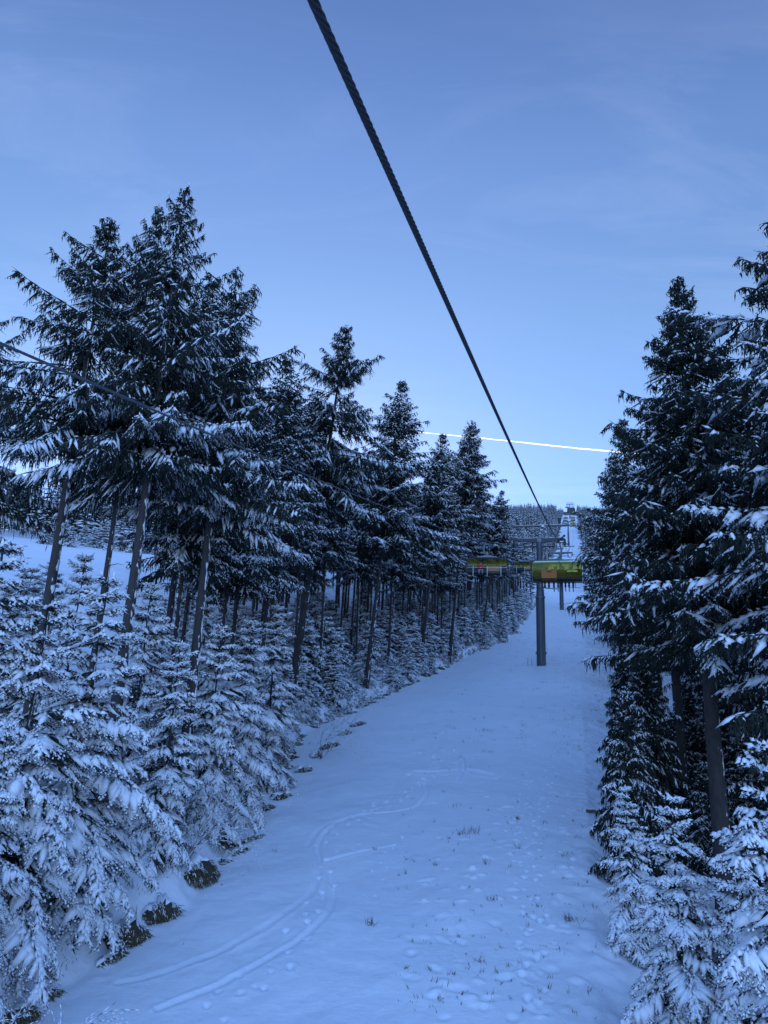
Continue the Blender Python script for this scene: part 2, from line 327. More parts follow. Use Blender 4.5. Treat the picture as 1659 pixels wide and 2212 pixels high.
for k in range(150):
    q = ground_at(random.uniform(880, 1260), random.uniform(1500, 2200)); dent(q[0], q[1], random.uniform(.08, .22), random.uniform(.08, .16), random.choice((-1, 1))*random.uniform(.02, .06), random.uniform(0, 3), 0.1)
nu, nv = ZZ.shape; X = UU*sH+VV*cH; Y = UU*cH-VV*sH
idx = np.arange(nu*nv).reshape(nu, nv)
F = np.stack([idx[:-1, :-1], idx[1:, :-1], idx[1:, 1:], idx[:-1, 1:]], -1).reshape(-1, 4)[:, ::-1]
gm = npmesh('ground', np.stack([X, Y, ZZ], -1).reshape(-1, 3), F, [M['ground']])
link('ground', gm, kind='structure')

# ---------------------------------------------------------------- spruces
def spruce_mesh(seed, Ht, clear, rad, nb, twig, snow, droop, lod, whorl=0.0, snowr=1.0, pad=0.0, even=0.25, longf=.12, top=0.0, ragged=0.25, hang=0.0, upturn=0.0, power=0.75):
    """crown of a spruce: primaries round the stem, secondaries along them, twigs along those, snow lying on top"""
    g = np.random.default_rng(seed); sp = Spikes()
    crownH = Ht-clear; z = clear
    zs = clear+crownH*(1-(1-np.sort(g.random(nb))**0.95))
    if whorl: zs = clear+np.floor((zs-clear)/whorl+.5)*whorl+g.normal(0, whorl*.09, nb); zs = np.clip(zs, clear, Ht-.15)
    ga = g.random()*6
    for i, z in enumerate(zs):
        f = (z-clear)/crownH                                          # 0 bottom, 1 top
        Lb = rad*((1-f)**power)*(1-0.30*math.exp(-f*9))*(1+g.normal(0, ragged))+0.16
        if g.random() < longf and f < .93: Lb *= 1.35
        Lb = max(0.12, min(Lb, rad*1.5))
        ga += 2.4+g.normal(0, .35); a = ga
        el = R(38)*f**1.5+R(8)*(1-f)-min(droop, 1.2)*(1-f)**.7*R(20)+g.normal(0, R(6))
        n = 7; t = np.linspace(0, 1, n)
        e = el-droop*R(42)*t*(1-f*.7)+upturn*R(38)*t**3
        dr = np.stack([np.cos(e)*math.cos(a), np.cos(e)*math.sin(a), np.sin(e)], 1)
        P = np.zeros((n, 3)); P[1:] = np.cumsum(dr[:-1]*Lb/(n-1), 0); P[:, 2] += z
        side = np.array([-math.sin(a), math.cos(a), 0.0])
        # the limb itself
        sp.add(P[:-1], np.diff(P, axis=0)*1.35, 0.012+0.014*Lb*(1-t[:-1]), 0)
        sn = snow*(even+(1.6-even)*g.random()**1.2)*(1-0.55*f*top)*(0.55+0.9*float(vnoise(np.array([a*.9+seed]), np.array([z*.7]))[0]+.5))
        if lod == 2:
            m = max(3, int(Lb/0.42)*2)
        else: m = max(4, int(Lb/twig)*2)
        s = np.linspace(0.10, 1.0, m)+g.normal(0, .035, m); s = np.clip(s, 0.05, 1)
        base = np.stack([np.interp(s, t, P[:, k]) for k in range(3)], 1); ax = nrm(np.stack([np.interp(s, t, dr[:, k]) for k in range(3)], 1))
        sg = np.where(np.arange(m) % 2 == 0, 1.0, -1.0)
        ls = Lb*0.42*np.clip(np.sin(np.clip(s*1.15+.12, 0, 1)*math.pi), 0.12, 1)**.8*(1+g.normal(0, .30, m))+0.10
        ls = np.clip(ls, .06, 0.85)
        ang = R(50)+g.normal(0, R(15), m)
        D = ax*np.cos(ang)[:, None]+side[None]*(np.sin(ang)*sg)[:, None]
        dn = (0.22*droop+0.10+hang*g.uniform(.4, 1.6, m))[:, None]
        D[:, 2] -= dn[:, 0]; D = nrm(D)*ls[:, None]
        wd = (0.030 if lod == 0 else 0.045 if lod == 1 else 0.13)
        sp.add(base, D, wd*(.8+.5*g.random(m)), 0, 0.8)
        if hang:                                                      # curtains of hanging twigs
            k = m*(4 if lod == 0 else 2); q = g.integers(0, m, k); tt = g.random(k)[:, None]
            hl = g.uniform(.08, .42, k)[:, None]*(1-f*.5)
            hd = np.concatenate([g.normal(0, .12, (k, 2)), -np.ones((k, 1))], 1)*hl
            sp.add(base[q]+D[q]*tt, hd, wd*.6, 0, 1)
        # snow along limb and secondaries
        keep = g.random(m) < sn*(0.25+1.1*s)
        if keep.any():
            upv = np.array([0, 0, 1.0])
            sp.add(base[keep]+upv*wd*.9, D[keep]*g.uniform(.65, 1.0, keep.sum())[:, None], (wd*1.15*snowr if lod < 2 else .16)*g.uniform(.7, 1.5, keep.sum()), 1, 0.65)
        if pad and keep.any():                                        # joined pads of snow lying on the sprays
            kn = int(keep.sum()); sp.add(base[keep]+D[keep]*.12+np.array([0, 0, .02]), D[keep]*g.uniform(.65, .95, kn)[:, None], pad*np.clip(ls[keep]/.4, .4, 1.5)*g.uniform(.6, 1.35, kn), 1, .38)
        lk = g.random(n-1) < sn*1.1
        if lod == 2:
            if lk.any(): sp.add(P[:-1][lk]+np.array([0, 0, .03]), np.diff(P, axis=0)[lk]*1.3, (0.03+.02*Lb)*g.uniform(.7, 1.4, lk.sum()), 1, 0.65)
        else:
            kk = max(4, int(Lb/.13)); sl_ = np.linspace(.1, .97, kk)+g.normal(0, .015, kk); lb_ = np.stack([np.interp(sl_, t, P[:, k]) for k in range(3)], 1); la_ = np.stack([np.interp(sl_, t, dr[:, k]) for k in range(3)], 1)
            ko = (g.random(kk) < sn*1.05)
            if ko.any(): sp.add(lb_[ko]+np.array([0, 0, .018])+g.normal(0, .012, (int(ko.sum()), 3)), nrm(la_[ko]+g.normal(0, .25, (int(ko.sum()), 3)))*g.uniform(.12, .24, ko.sum())[:, None], g.uniform(.022, .040, ko.sum())*snowr, 1, .7)
        if lod < 2:
            # twigs (fingers) on both sides of every secondary
            spc = 0.075 if lod == 0 else 0.15
            cnt = np.maximum(2, (ls/spc).astype(int)); q = np.repeat(np.arange(m), cnt)
            pos = np.concatenate([np.linspace(.12, 1.0, c) for c in cnt]); K = len(q)
            s2 = np.where(np.arange(K) % 2 == 0, 1., -1.); dd = nrm(D[q]); per = nrm(np.cross(dd, np.array([0, 0, 1.0])))
            an2 = R(42)+g.normal(0, R(12), K)
            T = dd*np.cos(an2)[:, None]+per*(np.sin(an2)*s2)[:, None]
            T[:, 2] -= 0.15+0.35*g.random(K)+hang*.6; T = nrm(T)
            lt = (0.06+0.13*(1-pos))*(1+g.normal(0, .2, K))*(1 if lod == 0 else 1.5)
            B = base[q]+D[q]*pos[:, None]
            tw = 0.013 if lod == 0 else 0.024
            sp.add(B, T*lt[:, None], tw*(.8+.5*g.random(K)), 0, 1)
            kp = (g.random(K) < sn*0.95) & keep[q] | (g.random(K) < sn*.12)
            if kp.any(): sp.add(B[kp]+np.array([0, 0, tw*1.2]), T[kp]*(lt[kp]*g.uniform(.85, 1.12, kp.sum()))[:, None], tw*snowr*g.uniform(1.1, 2.1, kp.sum()), 1, 0.7)
    # leader
    sp.add([[0, 0, Ht-.7]], [[0, 0, .75]], 0.03, 0)
    if lod < 2:
        for k in range(4):
            a = g.random()*6; sp.add([[0, 0, Ht-.12-.12*k]], [[.13*math.cos(a), .13*math.sin(a), .13]], .016, 0)
    V, F, mi = sp.arrays()
    return npmesh('crown', V, F, [M['needles'], M['snow']], mi)
def stem_mesh(seed, Ht, r0, n=10, stubs=0, clear=0, forest=False):
    g = random.Random(seed); b = MB(); k = 9
    pts = [(0.10*math.sin(i*.9+seed)*i/k*(0.4), 0.10*math.cos(i*1.1+seed)*i/k*.4, -0.4+(Ht+.2)*i/k) for i in range(k+1)]
    b.tube(pts, [r0*(1.25 if i == 0 else 1)*(1-.93*(i/k)**1.0)+.008 for i in range(k+1)], n)
    for i in range(stubs):
        z = g.uniform(.8, clear+1.5); a = g.random()*6.3; l_ = g.uniform(.25, 1.3); p = Vector((0, 0, z)); d = Vector((math.cos(a), math.sin(a), g.uniform(-.35, .1)))
        b.tube([p, p+d*l_*.6, p+d*l_+Vector((0, 0, -.08))], [.016, .011, .004], 4, False)
    me = b.build('trunk', M['bark']); m_ = me.data; bpy.data.objects.remove(me); return m_
def variant(seed, Ht, clear, rad, nb, twig, snow, droop, lod, r0, stubs=0, **k):
    return dict(H=Ht, crown=spruce_mesh(seed, Ht, clear, rad, nb, twig, snow, droop, lod, **k), trunk=stem_mesh(seed, Ht, r0, 12 if lod == 0 else 7, stubs, clear))
BIG = [variant(11, 20, 10.2, 3.9, 128, .12, .62, .80, 0, .26, 34, whorl=.42, snowr=1.25, pad=.07, longf=.2, hang=.50, upturn=.95, top=1.1, ragged=.38, power=1.0),
       variant(12, 20, 10.8, 3.8, 118, .12, .60, .72, 0, .25, 34, whorl=.42, snowr=1.25, pad=.07, longf=.2, hang=.55, upturn=.85, top=1.1, ragged=.40, power=1.0),
       variant(13, 20, 7.6, 3.5, 250, .12, .52, .6, 0, .27, 30, whorl=.40, snowr=1.3, pad=.07, hang=.50, upturn=.9, top=1.35, ragged=.22, power=.92),
       variant(14, 20, 7.0, 3.6, 190, .12, .80, .6, 0, .27, 30, whorl=.48, snowr=1.5, pad=.12, hang=.45, upturn=.8, top=1.55, ragged=.26, power=.9)]
MID = [variant(21+i, 20, c, r_, 210, .20, s_, .7, 1, .165, 34, whorl=.36, snowr=1.15, hang=.4, upturn=.7, top=.9, ragged=.28, power=.85) for i, (c, r_, s_) in enumerate(((9.2, 3.0, .72), (10.2, 2.7, .76), (8.6, 3.2, .68), (11.2, 2.6, .74)))]
EDGE = [variant(31+i, 20, c, r_, 240, .22, s_, .6, 1, .24, 20, whorl=.35, snowr=1.1, hang=.5, upturn=.7, top=.4, ragged=.22, power=.80) for i, (c, r_, s_) in enumerate(((6.0, 3.2, .30), (7.5, 3.0, .35)))]
LOW = [variant(41+i, 20, c, r_, 130, .3, s_, .6, 2, .22, 0, top=.4, ragged=.24, power=.7) for i, (c, r_, s_) in enumerate(((9, 2.5, .75), (10, 2.3, .8), (8, 2.7, .7)))]
YNG = [variant(51+i, 7, .25, r_, nb_, .085, s_, dr_, 0, .075, 0, whorl=.33, snowr=1.8, pad=.105, even=.75, ragged=.22, power=.80, top=.5) for i, (r_, s_, dr_, nb_) in enumerate(((1.75, 1.2, 1.45, 100), (1.9, 1.25, 1.55, 108), (1.6, 1.2, 1.35, 96), (1.8, 1.2, 1.6, 104)))]
YDK = [variant(61, 7, .3, 1.75, 190, .10, .50, 1.1, 0, .08, 0, hang=.25, snowr=1.25, ragged=.2, power=.75, top=.4)]
YMD = [variant(71+i, 5, .15, r_, 90, .13, 1.5, 1.3, 1, .05, 0, whorl=.25, snowr=1.9, ragged=.25, power=.75, top=.3) for i, r_ in enumerate((1.55, 1.7, 1.4))]
def tree(name, var, u, v, h, rz=None, lean=(0, 0), wide=1.0, z=None, **k):
    p = W(u, v, gz(u, v) if z is None else z); s = h/var['H']
    o = empty(name, p, random.uniform(0, 6.28) if rz is None else rz, cat='spruce tree', **k)
    o.rotation_euler = (lean[0], lean[1], o.rotation_euler[2]); o.scale = (s*wide, s*wide, s)
    link('trunk', var['trunk'], o); link('crown', var['crown'], o)
    return o
def hero(name, var, ax, ay, t, label, rz=None, lean=(0, 0), wide=1.0, group=None, base=None):
    p = ray(ax, ay)*t; u, v = UV(p[0], p[1])
    if base is None: h = p[2]-gz(u, v)
    else:                                                            # a stem leaning from its foot to its tip
        B = W(*base, gz(*base)); d = p-B; h = float(np.linalg.norm(d)); u, v = base
    o = tree(name, var, u, v, h, rz, lean, wide, label=label, group=group)
    if base is not None: o.rotation_mode = 'QUATERNION'; o.rotation_quaternion = Vector(d).to_track_quat('Z', 'Y') @ Euler((0, 0, rz or 0)).to_quaternion()
    return o, u, v
taken = []
def H_(*a, **k):
    o, u, v = hero(*a, **k); taken.append((u, v)); print('HERO', a[2:5], 'uv', round(u, 1), round(v, 1), 'h', round(o.scale[2]*20, 1)); return o
# the tall ones one can tell apart
H_('spruce_tree', BIG[0], 402, 405, 26, 'tallest ragged spruce of the left group, standing highest against the sky', rz=.6, wide=.74)
H_('spruce_tree', BIG[1], 345, 440, 27, 'slender second tip close left of the tallest left spruce', rz=2.0, wide=.5)
H_('spruce_tree', BIG[1], 240, 470, 26, 'ragged tall spruce at far left with long upswept limbs', rz=1.2, wide=.85)
H_('spruce_tree', BIG[0], 512, 588, 29, 'broad spruce with level snowy limbs right of the tallest left spruce', rz=3.6, wide=.82)
H_('spruce_tree', MID[0], 455, 720, 31, 'spruce filling the gap under the tallest and the broad left ones', rz=3.0, wide=.8)
H_('spruce_tree', BIG[0], -25, 640, 26, 'spruce cut by the left edge of the picture above the young firs', rz=4.4, wide=.85)
H_('spruce_tree', MID[0], 622, 775, 44, 'narrow spruce tip in the gap right of the broad left spruce', rz=1.0)
H_('spruce_tree', BIG[1], 750, 700, 47, 'pointed spruce in mid left forest edge, bare trunk leaning down to the bank', rz=5.0, wide=.95, base=(45.5, -18.6))
H_('spruce_tree', MID[2], 870, 825, 70, 'spruce with open airy tip left of the vapour trail', rz=.3, wide=1.0, base=(62, -18.2))
H_('spruce_tree', MID[0], 958, 938, 84, 'blunt spruce just right of the airy-tipped spruce under the vapour trail', rz=2.3, base=(79, -16.9))
H_('spruce_tree', MID[3], 1021, 910, 96, 'slim conical spruce crossing the vapour trail nearest the cable', rz=4.1, base=(92, -16.0))
H_('spruce_tree', MID[1], 1085, 1060, 118, 'last pointed spruce of the left forest edge before the far slope', rz=4.1, base=(116, -15.0))
H_('spruce_tree', BIG[2], 1465, 603, 27, 'big dark spruce on the right edge with a full pointed crown', rz=3.3, wide=1.0)
H_('spruce_tree', BIG[3], 1748, 300, 21, 'tall spruce cut by the right picture edge, only its left limbs in view', rz=2.2, wide=1.05)
H_('spruce_tree', EDGE[0], 1345, 905, 56, 'dark snow-flecked spruce behind the big one, forming the right forest edge', rz=2.0, wide=.88)
H_('spruce_tree', EDGE[1], 1324, 985, 82, 'spruce on the right forest edge above the nearest chair', rz=4.0, wide=1.1)
H_('spruce_tree', EDGE[0], 1600, 820, 33, 'spruce between the big right spruce and the right picture edge', rz=5.0, wide=1.05)
H_('spruce_tree', EDGE[1], 1422, 860, 33, 'slimmer right-hand spruce whose trunk stands left of the big one', rz=5.0, wide=.95)
print('taken', len(taken))
# stands: every further spruce on its own
random.seed(21)
pts = list(taken)
def free(u, v, d):
    return all((u-a)**2+(v-b)**2 > d*d for a, b in pts)
nl = 0; tries = 0
while nl < 235 and tries < 60000:
    tries += 1
    u = 26+200*random.random()**1.25; v = lipv(u)-2.6-32*random.random()**1.5
    p = W(u, v); az = math.degrees(math.atan2(p[0], p[1])); d_ = math.hypot(p[0], p[1])
    if -27 < az < -16.5 and d_ < 190: continue
    if az < -36 or (az < -26 and d_ < 75): continue
    if not free(u, v, 2.1): continue
    pts.append((u, v)); nl += 1
    h = random.uniform(19, 24.5)*(0.85 if random.random() < .25 else 1)+(1.5 if u > 60 else 0)
    var = MID[random.randrange(4)] if d_ < 130 else LOW[random.randrange(3)] if d_ > 165 else MID[random.choice((1, 3))]
    tree('spruce_tree', var, u, v, h, lean=(random.gauss(0, .012), random.gauss(0, .012)), wide=random.uniform(.8, 1.05),
         label='tall snowy spruce with a bare lower trunk in the dense stand left of the piste', group='tall spruces standing left of the piste')
nr = 0; tries = 0
while nr < 120 and tries < 30000:
    tries += 1
    u = 16+200*random.random()**1.2; v = 5.7+u*.012+26*random.random()**1.5
    p = W(u, v); d_ = math.hypot(p[0], p[1])
    if not free(u, v, 2.5) or d_ < 24: continue
    pts.append((u, v)); nr += 1
    var = EDGE[random.randrange(2)] if v < 11 or random.random() < .4 else MID[random.randrange(4)]
    if d_ > 170: var = LOW[2]
    h = random.uniform(18.5, 23)*(.92 if v < 7 else 1)
    tree('spruce_tree', var, u, v, h, wide=random.uniform(.75, .95), lean=(random.gauss(0, .01), random.gauss(0, .01)),
         label='dark tall spruce in the shaded forest right of the piste', group='tall spruces standing right of the piste')
# dark trunks that show low on the right
for px, py, t, r_ in ((1462, 1700, 26, 0), (1540, 1770, 21, 0)):
    pass
# young spruces along both edges
yp = []
def young(px, py, t, h, label, var=None, wide=1.0, rz=None, uv=None, group=None, name='young_spruce'):
    if uv is None:
        p = ray(px, py)*t; u, v = UV(p[0], p[1]); z = gz(u, v); h = p[2]-z
    else: u, v = uv
    yp.append((u, v)); var = var or YNG[len(yp) % 4]
    print('YOUNG', px, py, t, 'uv', round(float(u), 1), round(float(v), 1), 'h', round(float(h), 2))
    return tree(name, var, u, v, h, rz, wide=wide, label=label, group=group)
young(235, 1250, 19.0, 0, 'fullest snow-laden young spruce in the middle of the lower left row', YNG[1], 1.0)
young(105, 1300, 16.5, 0, 'snow-laden young spruce left of the fullest one in the lower left row', YNG[0], .9)
young(10, 1170, 16, 0, 'snow-laden young spruce at the left picture edge', YNG[3], .9)
young(-60, 1560, 12.5, 0, 'nearest drooping young spruce in the bottom left corner', YNG[1], .8)
young(20, 1560, 14.5, 0, 'low snow-bowed young spruce in front of the left edge ones', YNG[2], .8)
young(390, 1390, 22.5, 0, 'young spruce right of the fullest one, twigs bent over the bank', YNG[2], .95)
young(480, 1350, 26, 0, 'pointed young spruce behind the bare snowy shrub', YNG[0], .95)
young(330, 1260, 24.5, 0, 'taller young spruce standing behind the fullest one', YNG[3], .9)
young(185, 1200, 25, 0, 'thin-tipped young spruce showing against the far snow field', YNG[2], .75)
young(600, 1310, 34, 0, 'dark-gapped young spruce beside the leaning bare trunk', YNG[2], .9)
young(545, 1340, 29.5, 0, 'young spruce left of the dark-gapped one', YNG[3], .9)
young(450, 1290, 31, 0, 'young spruce half hidden behind the pointed one', YNG[1], .9)
young(1450, 1720, 14.5, 0, 'widest snow-covered young spruce at the lower right', YNG[1], 1.05)
young(1650, 1600, 11.0, 0, 'young spruce with thick snow pads at the right picture edge', YNG[0], .8)
young(1590, 1790, 13.5, 0, 'young spruce between the widest one and the right picture edge', YNG[3], .9)
young(1350, 1700, 18.5, 0, 'low young spruce left of and behind the widest one', YNG[2], .9)
young(1352, 1500, 23, 0, 'young spruce with little snow on the right edge of the piste', YDK[0], .8)
young(1385, 1400, 28, 0, 'darkest tall young spruce on the right edge below the forest', YDK[0], .8)
young(1345, 1420, 36, 0, 'dark young spruce farther up the right edge', YDK[0], .85)
young(1640, 1490, 27, 0, 'dim young spruce in the shade behind the right trunks', YDK[0], .9)
random.seed(31); n_ = 0; tries = 0
while n_ < 184 and tries < 60000:
    tries += 1
    u = 24+190*random.random()**1.3; v = lipv(u)+.3-random.random()**1.3*(13 if u > 46 else 12)-(1.3 if u < 44 else .3)
    p = W(u, v); az = math.degrees(math.atan2(p[0], p[1]))
    if -25 < az < -17.5 and lipv(u)-v > 5: continue
    if any((u-a)**2+(v-b)**2 < (1.2)**2 for a, b in yp): continue
    near = u < 48; h = random.uniform(4.5, 7) if near else random.uniform(3.2, 6.2)
    if lipv(u)-v < 1.6: h *= .6
    yp.append((u, v)); n_ += 1
    tree('young_spruce', YNG[random.randrange(4)] if near else YMD[random.randrange(3)], u, v, h, wide=random.uniform(.9, 1.2),
         label='young snow-covered spruce in the thicket along the left bank', group='young spruces along the left bank')
n_ = 0; tries = 0
while n_ < 62 and tries < 60000:
    tries += 1
    u = 26+190*random.random()**1.3; v = 3.4+min(u*.01, 1)+random.random()**1.2*13
    if any((u-a)**2+(v-b)**2 < 1.7**2 for a, b in yp): continue
    if u < 34 and v < 9: continue
    if u < 60 and random.random() < .5: v += 6
    yp.append((u, v)); n_ += 1
    tree('young_spruce', YDK[0] if u < 50 else YMD[random.randrange(3)], u, v, random.uniform(2.5, 5), wide=random.uniform(.8, 1.0),
         label='young spruce under the tall trees along the right edge', group='young spruces along the right edge')
for px, py, t in ((1500, 1560, 30), (1565, 1500, 34), (1450, 1540, 35), (1520, 1650, 26), (1600, 1600, 27), (1480, 1480, 42), (1540, 1430, 46)):
    young(px, py, t, 0, 'shaded spruce filling the gaps behind the bare trunks at right', YDK[0], 1.15, group='shaded spruces behind the right trunks')
for k in range(16):
    u = random.uniform(30, 64); v = random.uniform(8.5, 17)
    tree('young_spruce', YDK[0], u, v, random.uniform(5, 8.5), wide=random.uniform(.9, 1.2), label='shaded spruce filling the gaps behind the bare trunks at right', group='shaded spruces behind the right trunks')
# snowy thicket of small spruces beyond the second, left-hand piste
for k in range(22):
    az = R(-26+k*.65+random.uniform(-.2, .2)); d_ = random.uniform(150, 172); u, v = UV(d_*math.sin(az), d_*math.cos(az))
    tree('young_spruce', YMD[k % 3], u, v, random.uniform(4, 7), wide=1.2, label='small white spruce beyond the distant snow field seen between the left trunks', group='small spruces beyond the left snow field')

# ---------------------------------------------------------------- the far woods, one mass
g = np.random.default_rng(77)
def farwood(name, spots, hs, label, snow=.75, seed=1):
    g = np.random.default_rng(seed); sp = Spikes()
    for (u, v), h in zip(spots, hs):
        b = W(u, v, gz(u, v)); n = 46; f = g.random(n)**.9; a = g.random(n)*6.283; r_ = h*.15*(1-f)**.75*g.uniform(.5, 1.2, n)+.15
        z = h*(.16+.84*f); A = np.stack([b[0]+0*a, b[1]+0*a, b[2]+z], 1)
        D = np.stack([np.cos(a)*r_*1.5, np.sin(a)*r_*1.5, -r_*.35+.2*f], 1)
        sp.add(A, D, h*.030*(1.2-f), 0, .8); k = g.random(n) < snow
        sp.add(A[k]+[0, 0, h*.014], D[k], h*.028*(1.2-f[k]), 1, .7)
        sp.add([b+[0, 0, 0]], [[0, 0, h]], h*.022, 0, 1)
    V, F, mi = sp.arrays(); me = npmesh(name, V, F, [M['needles'], M['snow']], mi)
    return link(name, me, kind='stuff', label=label, cat='forest')
sl = []; hl = []
for k in range(1500):
    u = 215+690*g.random(); wv = g.random()**1.7*150; v = lipv(u)-1.5-wv; sl.append((u, v)); hl.append(g.uniform(11, 19)*(.8 if u > 600 else 1)*(1 if wv > 8 else .6))
for k in range(420):
    az = R(g.uniform(-32, 4)); d_ = g.uniform(175, 330); u, v = UV(d_*math.sin(az), d_*math.cos(az))
    if v > lipv(u)-30: continue
    sl.append((u, v)); hl.append(g.uniform(12, 20))
farwood('distant_forest', sl, hl, 'far snowy spruce forest covering the slope left of the lift line', .8, 5)
sr = []; hr = []
for k in range(600):
    u = 205+700*g.random(); v = 4.5+g.random()**1.7*90; sr.append((u, v)); hr.append(g.uniform(11, 18)*(.8 if u > 600 else 1))
farwood('distant_forest', sr, hr, 'far spruce forest covering the slope right of the lift line', .6, 6)
st = []; ht = []
for k in range(420):
    u = g.uniform(905, 990); v = g.uniform(-130, 110)
    if abs(v+3) < 13 and u < 935: continue
    st.append((u, v)); ht.append(g.uniform(9, 15))
farwood('summit_forest', st, ht, 'dark spruces along the summit skyline around the top station', .12, 8)

g = np.random.default_rng(41); sp = Spikes()
for k in range(2600):                            # frosted seedlings and brush carpeting the left bank
    u = 34+200*g.random()**1.25; v = float(lipv(u))+.25-11*g.random()**1.25; p = W(u, v, gz(u, v))
    az = math.degrees(math.atan2(p[0], p[1]))
    if -25 < az < -17.5 and lipv(u)-v > 5: continue
    n = 20; h = g.uniform(.35, 1.5)*(.55 if lipv(u)-v < 1 else 1); f = g.random(n); a = g.random(n)*6.283; r_ = h*.42*(1-f*.8)+.08
    A = p+np.stack([0*a, 0*a, f*h], 1); D = np.stack([np.cos(a)*r_, np.sin(a)*r_, g.uniform(-.15, .25, n)*h], 1)
    sp.add(A, D, .035*(.6+h*.4), 0, .8); kk = g.random(n) < .8; sp.add(A[kk]+[0, 0, .03], D[kk]*.95, .05*(.6+h*.4), 1, .6)
V, F, mi = sp.arrays(); link('undergrowth', npmesh('undergrowth', V, F, [M['needles'], M['snow']], mi), kind='stuff', label='low frosted seedlings and brush carpeting the left bank', cat='undergrowth')

# ---------------------------------------------------------------- haul ropes
PYU = [93.5, 205, 446, 752]; PYV = [-4.5, -4.0, -3.6, -3.9]
RU = [-40, 0, 93.5, 205, 446, 752, 900]
zt = [gz(u, v)+15.75 for u, v in zip(PYU, PYV)]
RZ = [-5.5, 2.40]+zt+[gz(900, -3)+9]
SAG = [0.2, 0.93, 1.6, 4.0, 4.5, 1.5]
def rope_z(u):
    i = max(0, min(len(RU)-2, int(np.searchsorted(RU, u))-1)); f = (u-RU[i])/(RU[i+1]-RU[i]); f = min(max(f, 0), 1)
    return RZ[i]+(RZ[i+1]-RZ[i])*f-4*SAG[i]*f*(1-f)
def rope_v(u, side):                           # side +1: going up (right), -1: coming down (left)
    c = float(np.interp(u, [0]+PYU+[900], [-4.20]+PYV+[-3.9])); return c+side*(3.25 if u < 300 else 3.05)
def rope_pt(u, side): return W(u, rope_v(u, side), rope_z(u)+(1.05*min(1, max(0, 1-u/93.5)) if side < 0 else 0))
def rope(side, u0, u1, u2, label):
    V = []; F = []; base = 0
    seg = np.arange(u0, u1, .03); P = np.array([rope_pt(u, side) for u in seg]); T = nrm(np.gradient(P, axis=0))
    A = nrm(np.cross(T, [0, 0, 1.0])); B = np.cross(A, T); dist = np.concatenate([[0], np.cumsum(np.linalg.norm(np.diff(P, axis=0), axis=1))])
    nk = 6; Rr = .0142; rs = .0090
    for s in range(6):
        ph = 2*math.pi*s/6+dist*2*math.pi/.36
        cc = P+A*(np.cos(ph)*Rr)[:, None]+B*(np.sin(ph)*Rr)[:, None]
        ring = np.stack([cc+A*(rs*math.cos(2*math.pi*k/nk))+B*(rs*math.sin(2*math.pi*k/nk)) for k in range(nk)], 1)
        V.append(ring.reshape(-1, 3)); n = len(seg); I = base+np.arange(n*nk).reshape(n, nk)
        F.append(np.stack([I[:-1], np.roll(I, -1, 1)[:-1], np.roll(I, -1, 1)[1:], I[1:]], -1).reshape(-1, 4)); base += n*nk
    seg = np.concatenate([np.arange(u1-.1, 100, 1.0), np.arange(100, u2, 5.0)]); nk = 8
    P = np.array([rope_pt(u, side) for u in seg]); T = nrm(np.gradient(P, axis=0)); A = nrm(np.cross(T, [0, 0, 1.0])); B = np.cross(A, T)
    ring = np.stack([P+A*(.024*math.cos(2*math.pi*k/nk))+B*(.024*math.sin(2*math.pi*k/nk)) for k in range(nk)], 1); V.append(ring.reshape(-1, 3)); n = len(seg)
    I = base+np.arange(n*nk).reshape(n, nk); F.append(np.stack([I[:-1], np.roll(I, -1, 1)[:-1], np.roll(I, -1, 1)[1:], I[1:]], -1).reshape(-1, 4))
    link('haul_rope', npmesh('haul_rope', np.concatenate(V), np.concatenate(F)[:, ::-1], [M['rope'] if side > 0 else M['rope2']]), label=label, cat='cable')
rope(1, -6, 38, 895, 'thick twisted steel cable running overhead from the top edge down to the pylon')
rope(-1, -2, 45, 895, 'thinner-looking twisted cable crossing in front of the left trees')

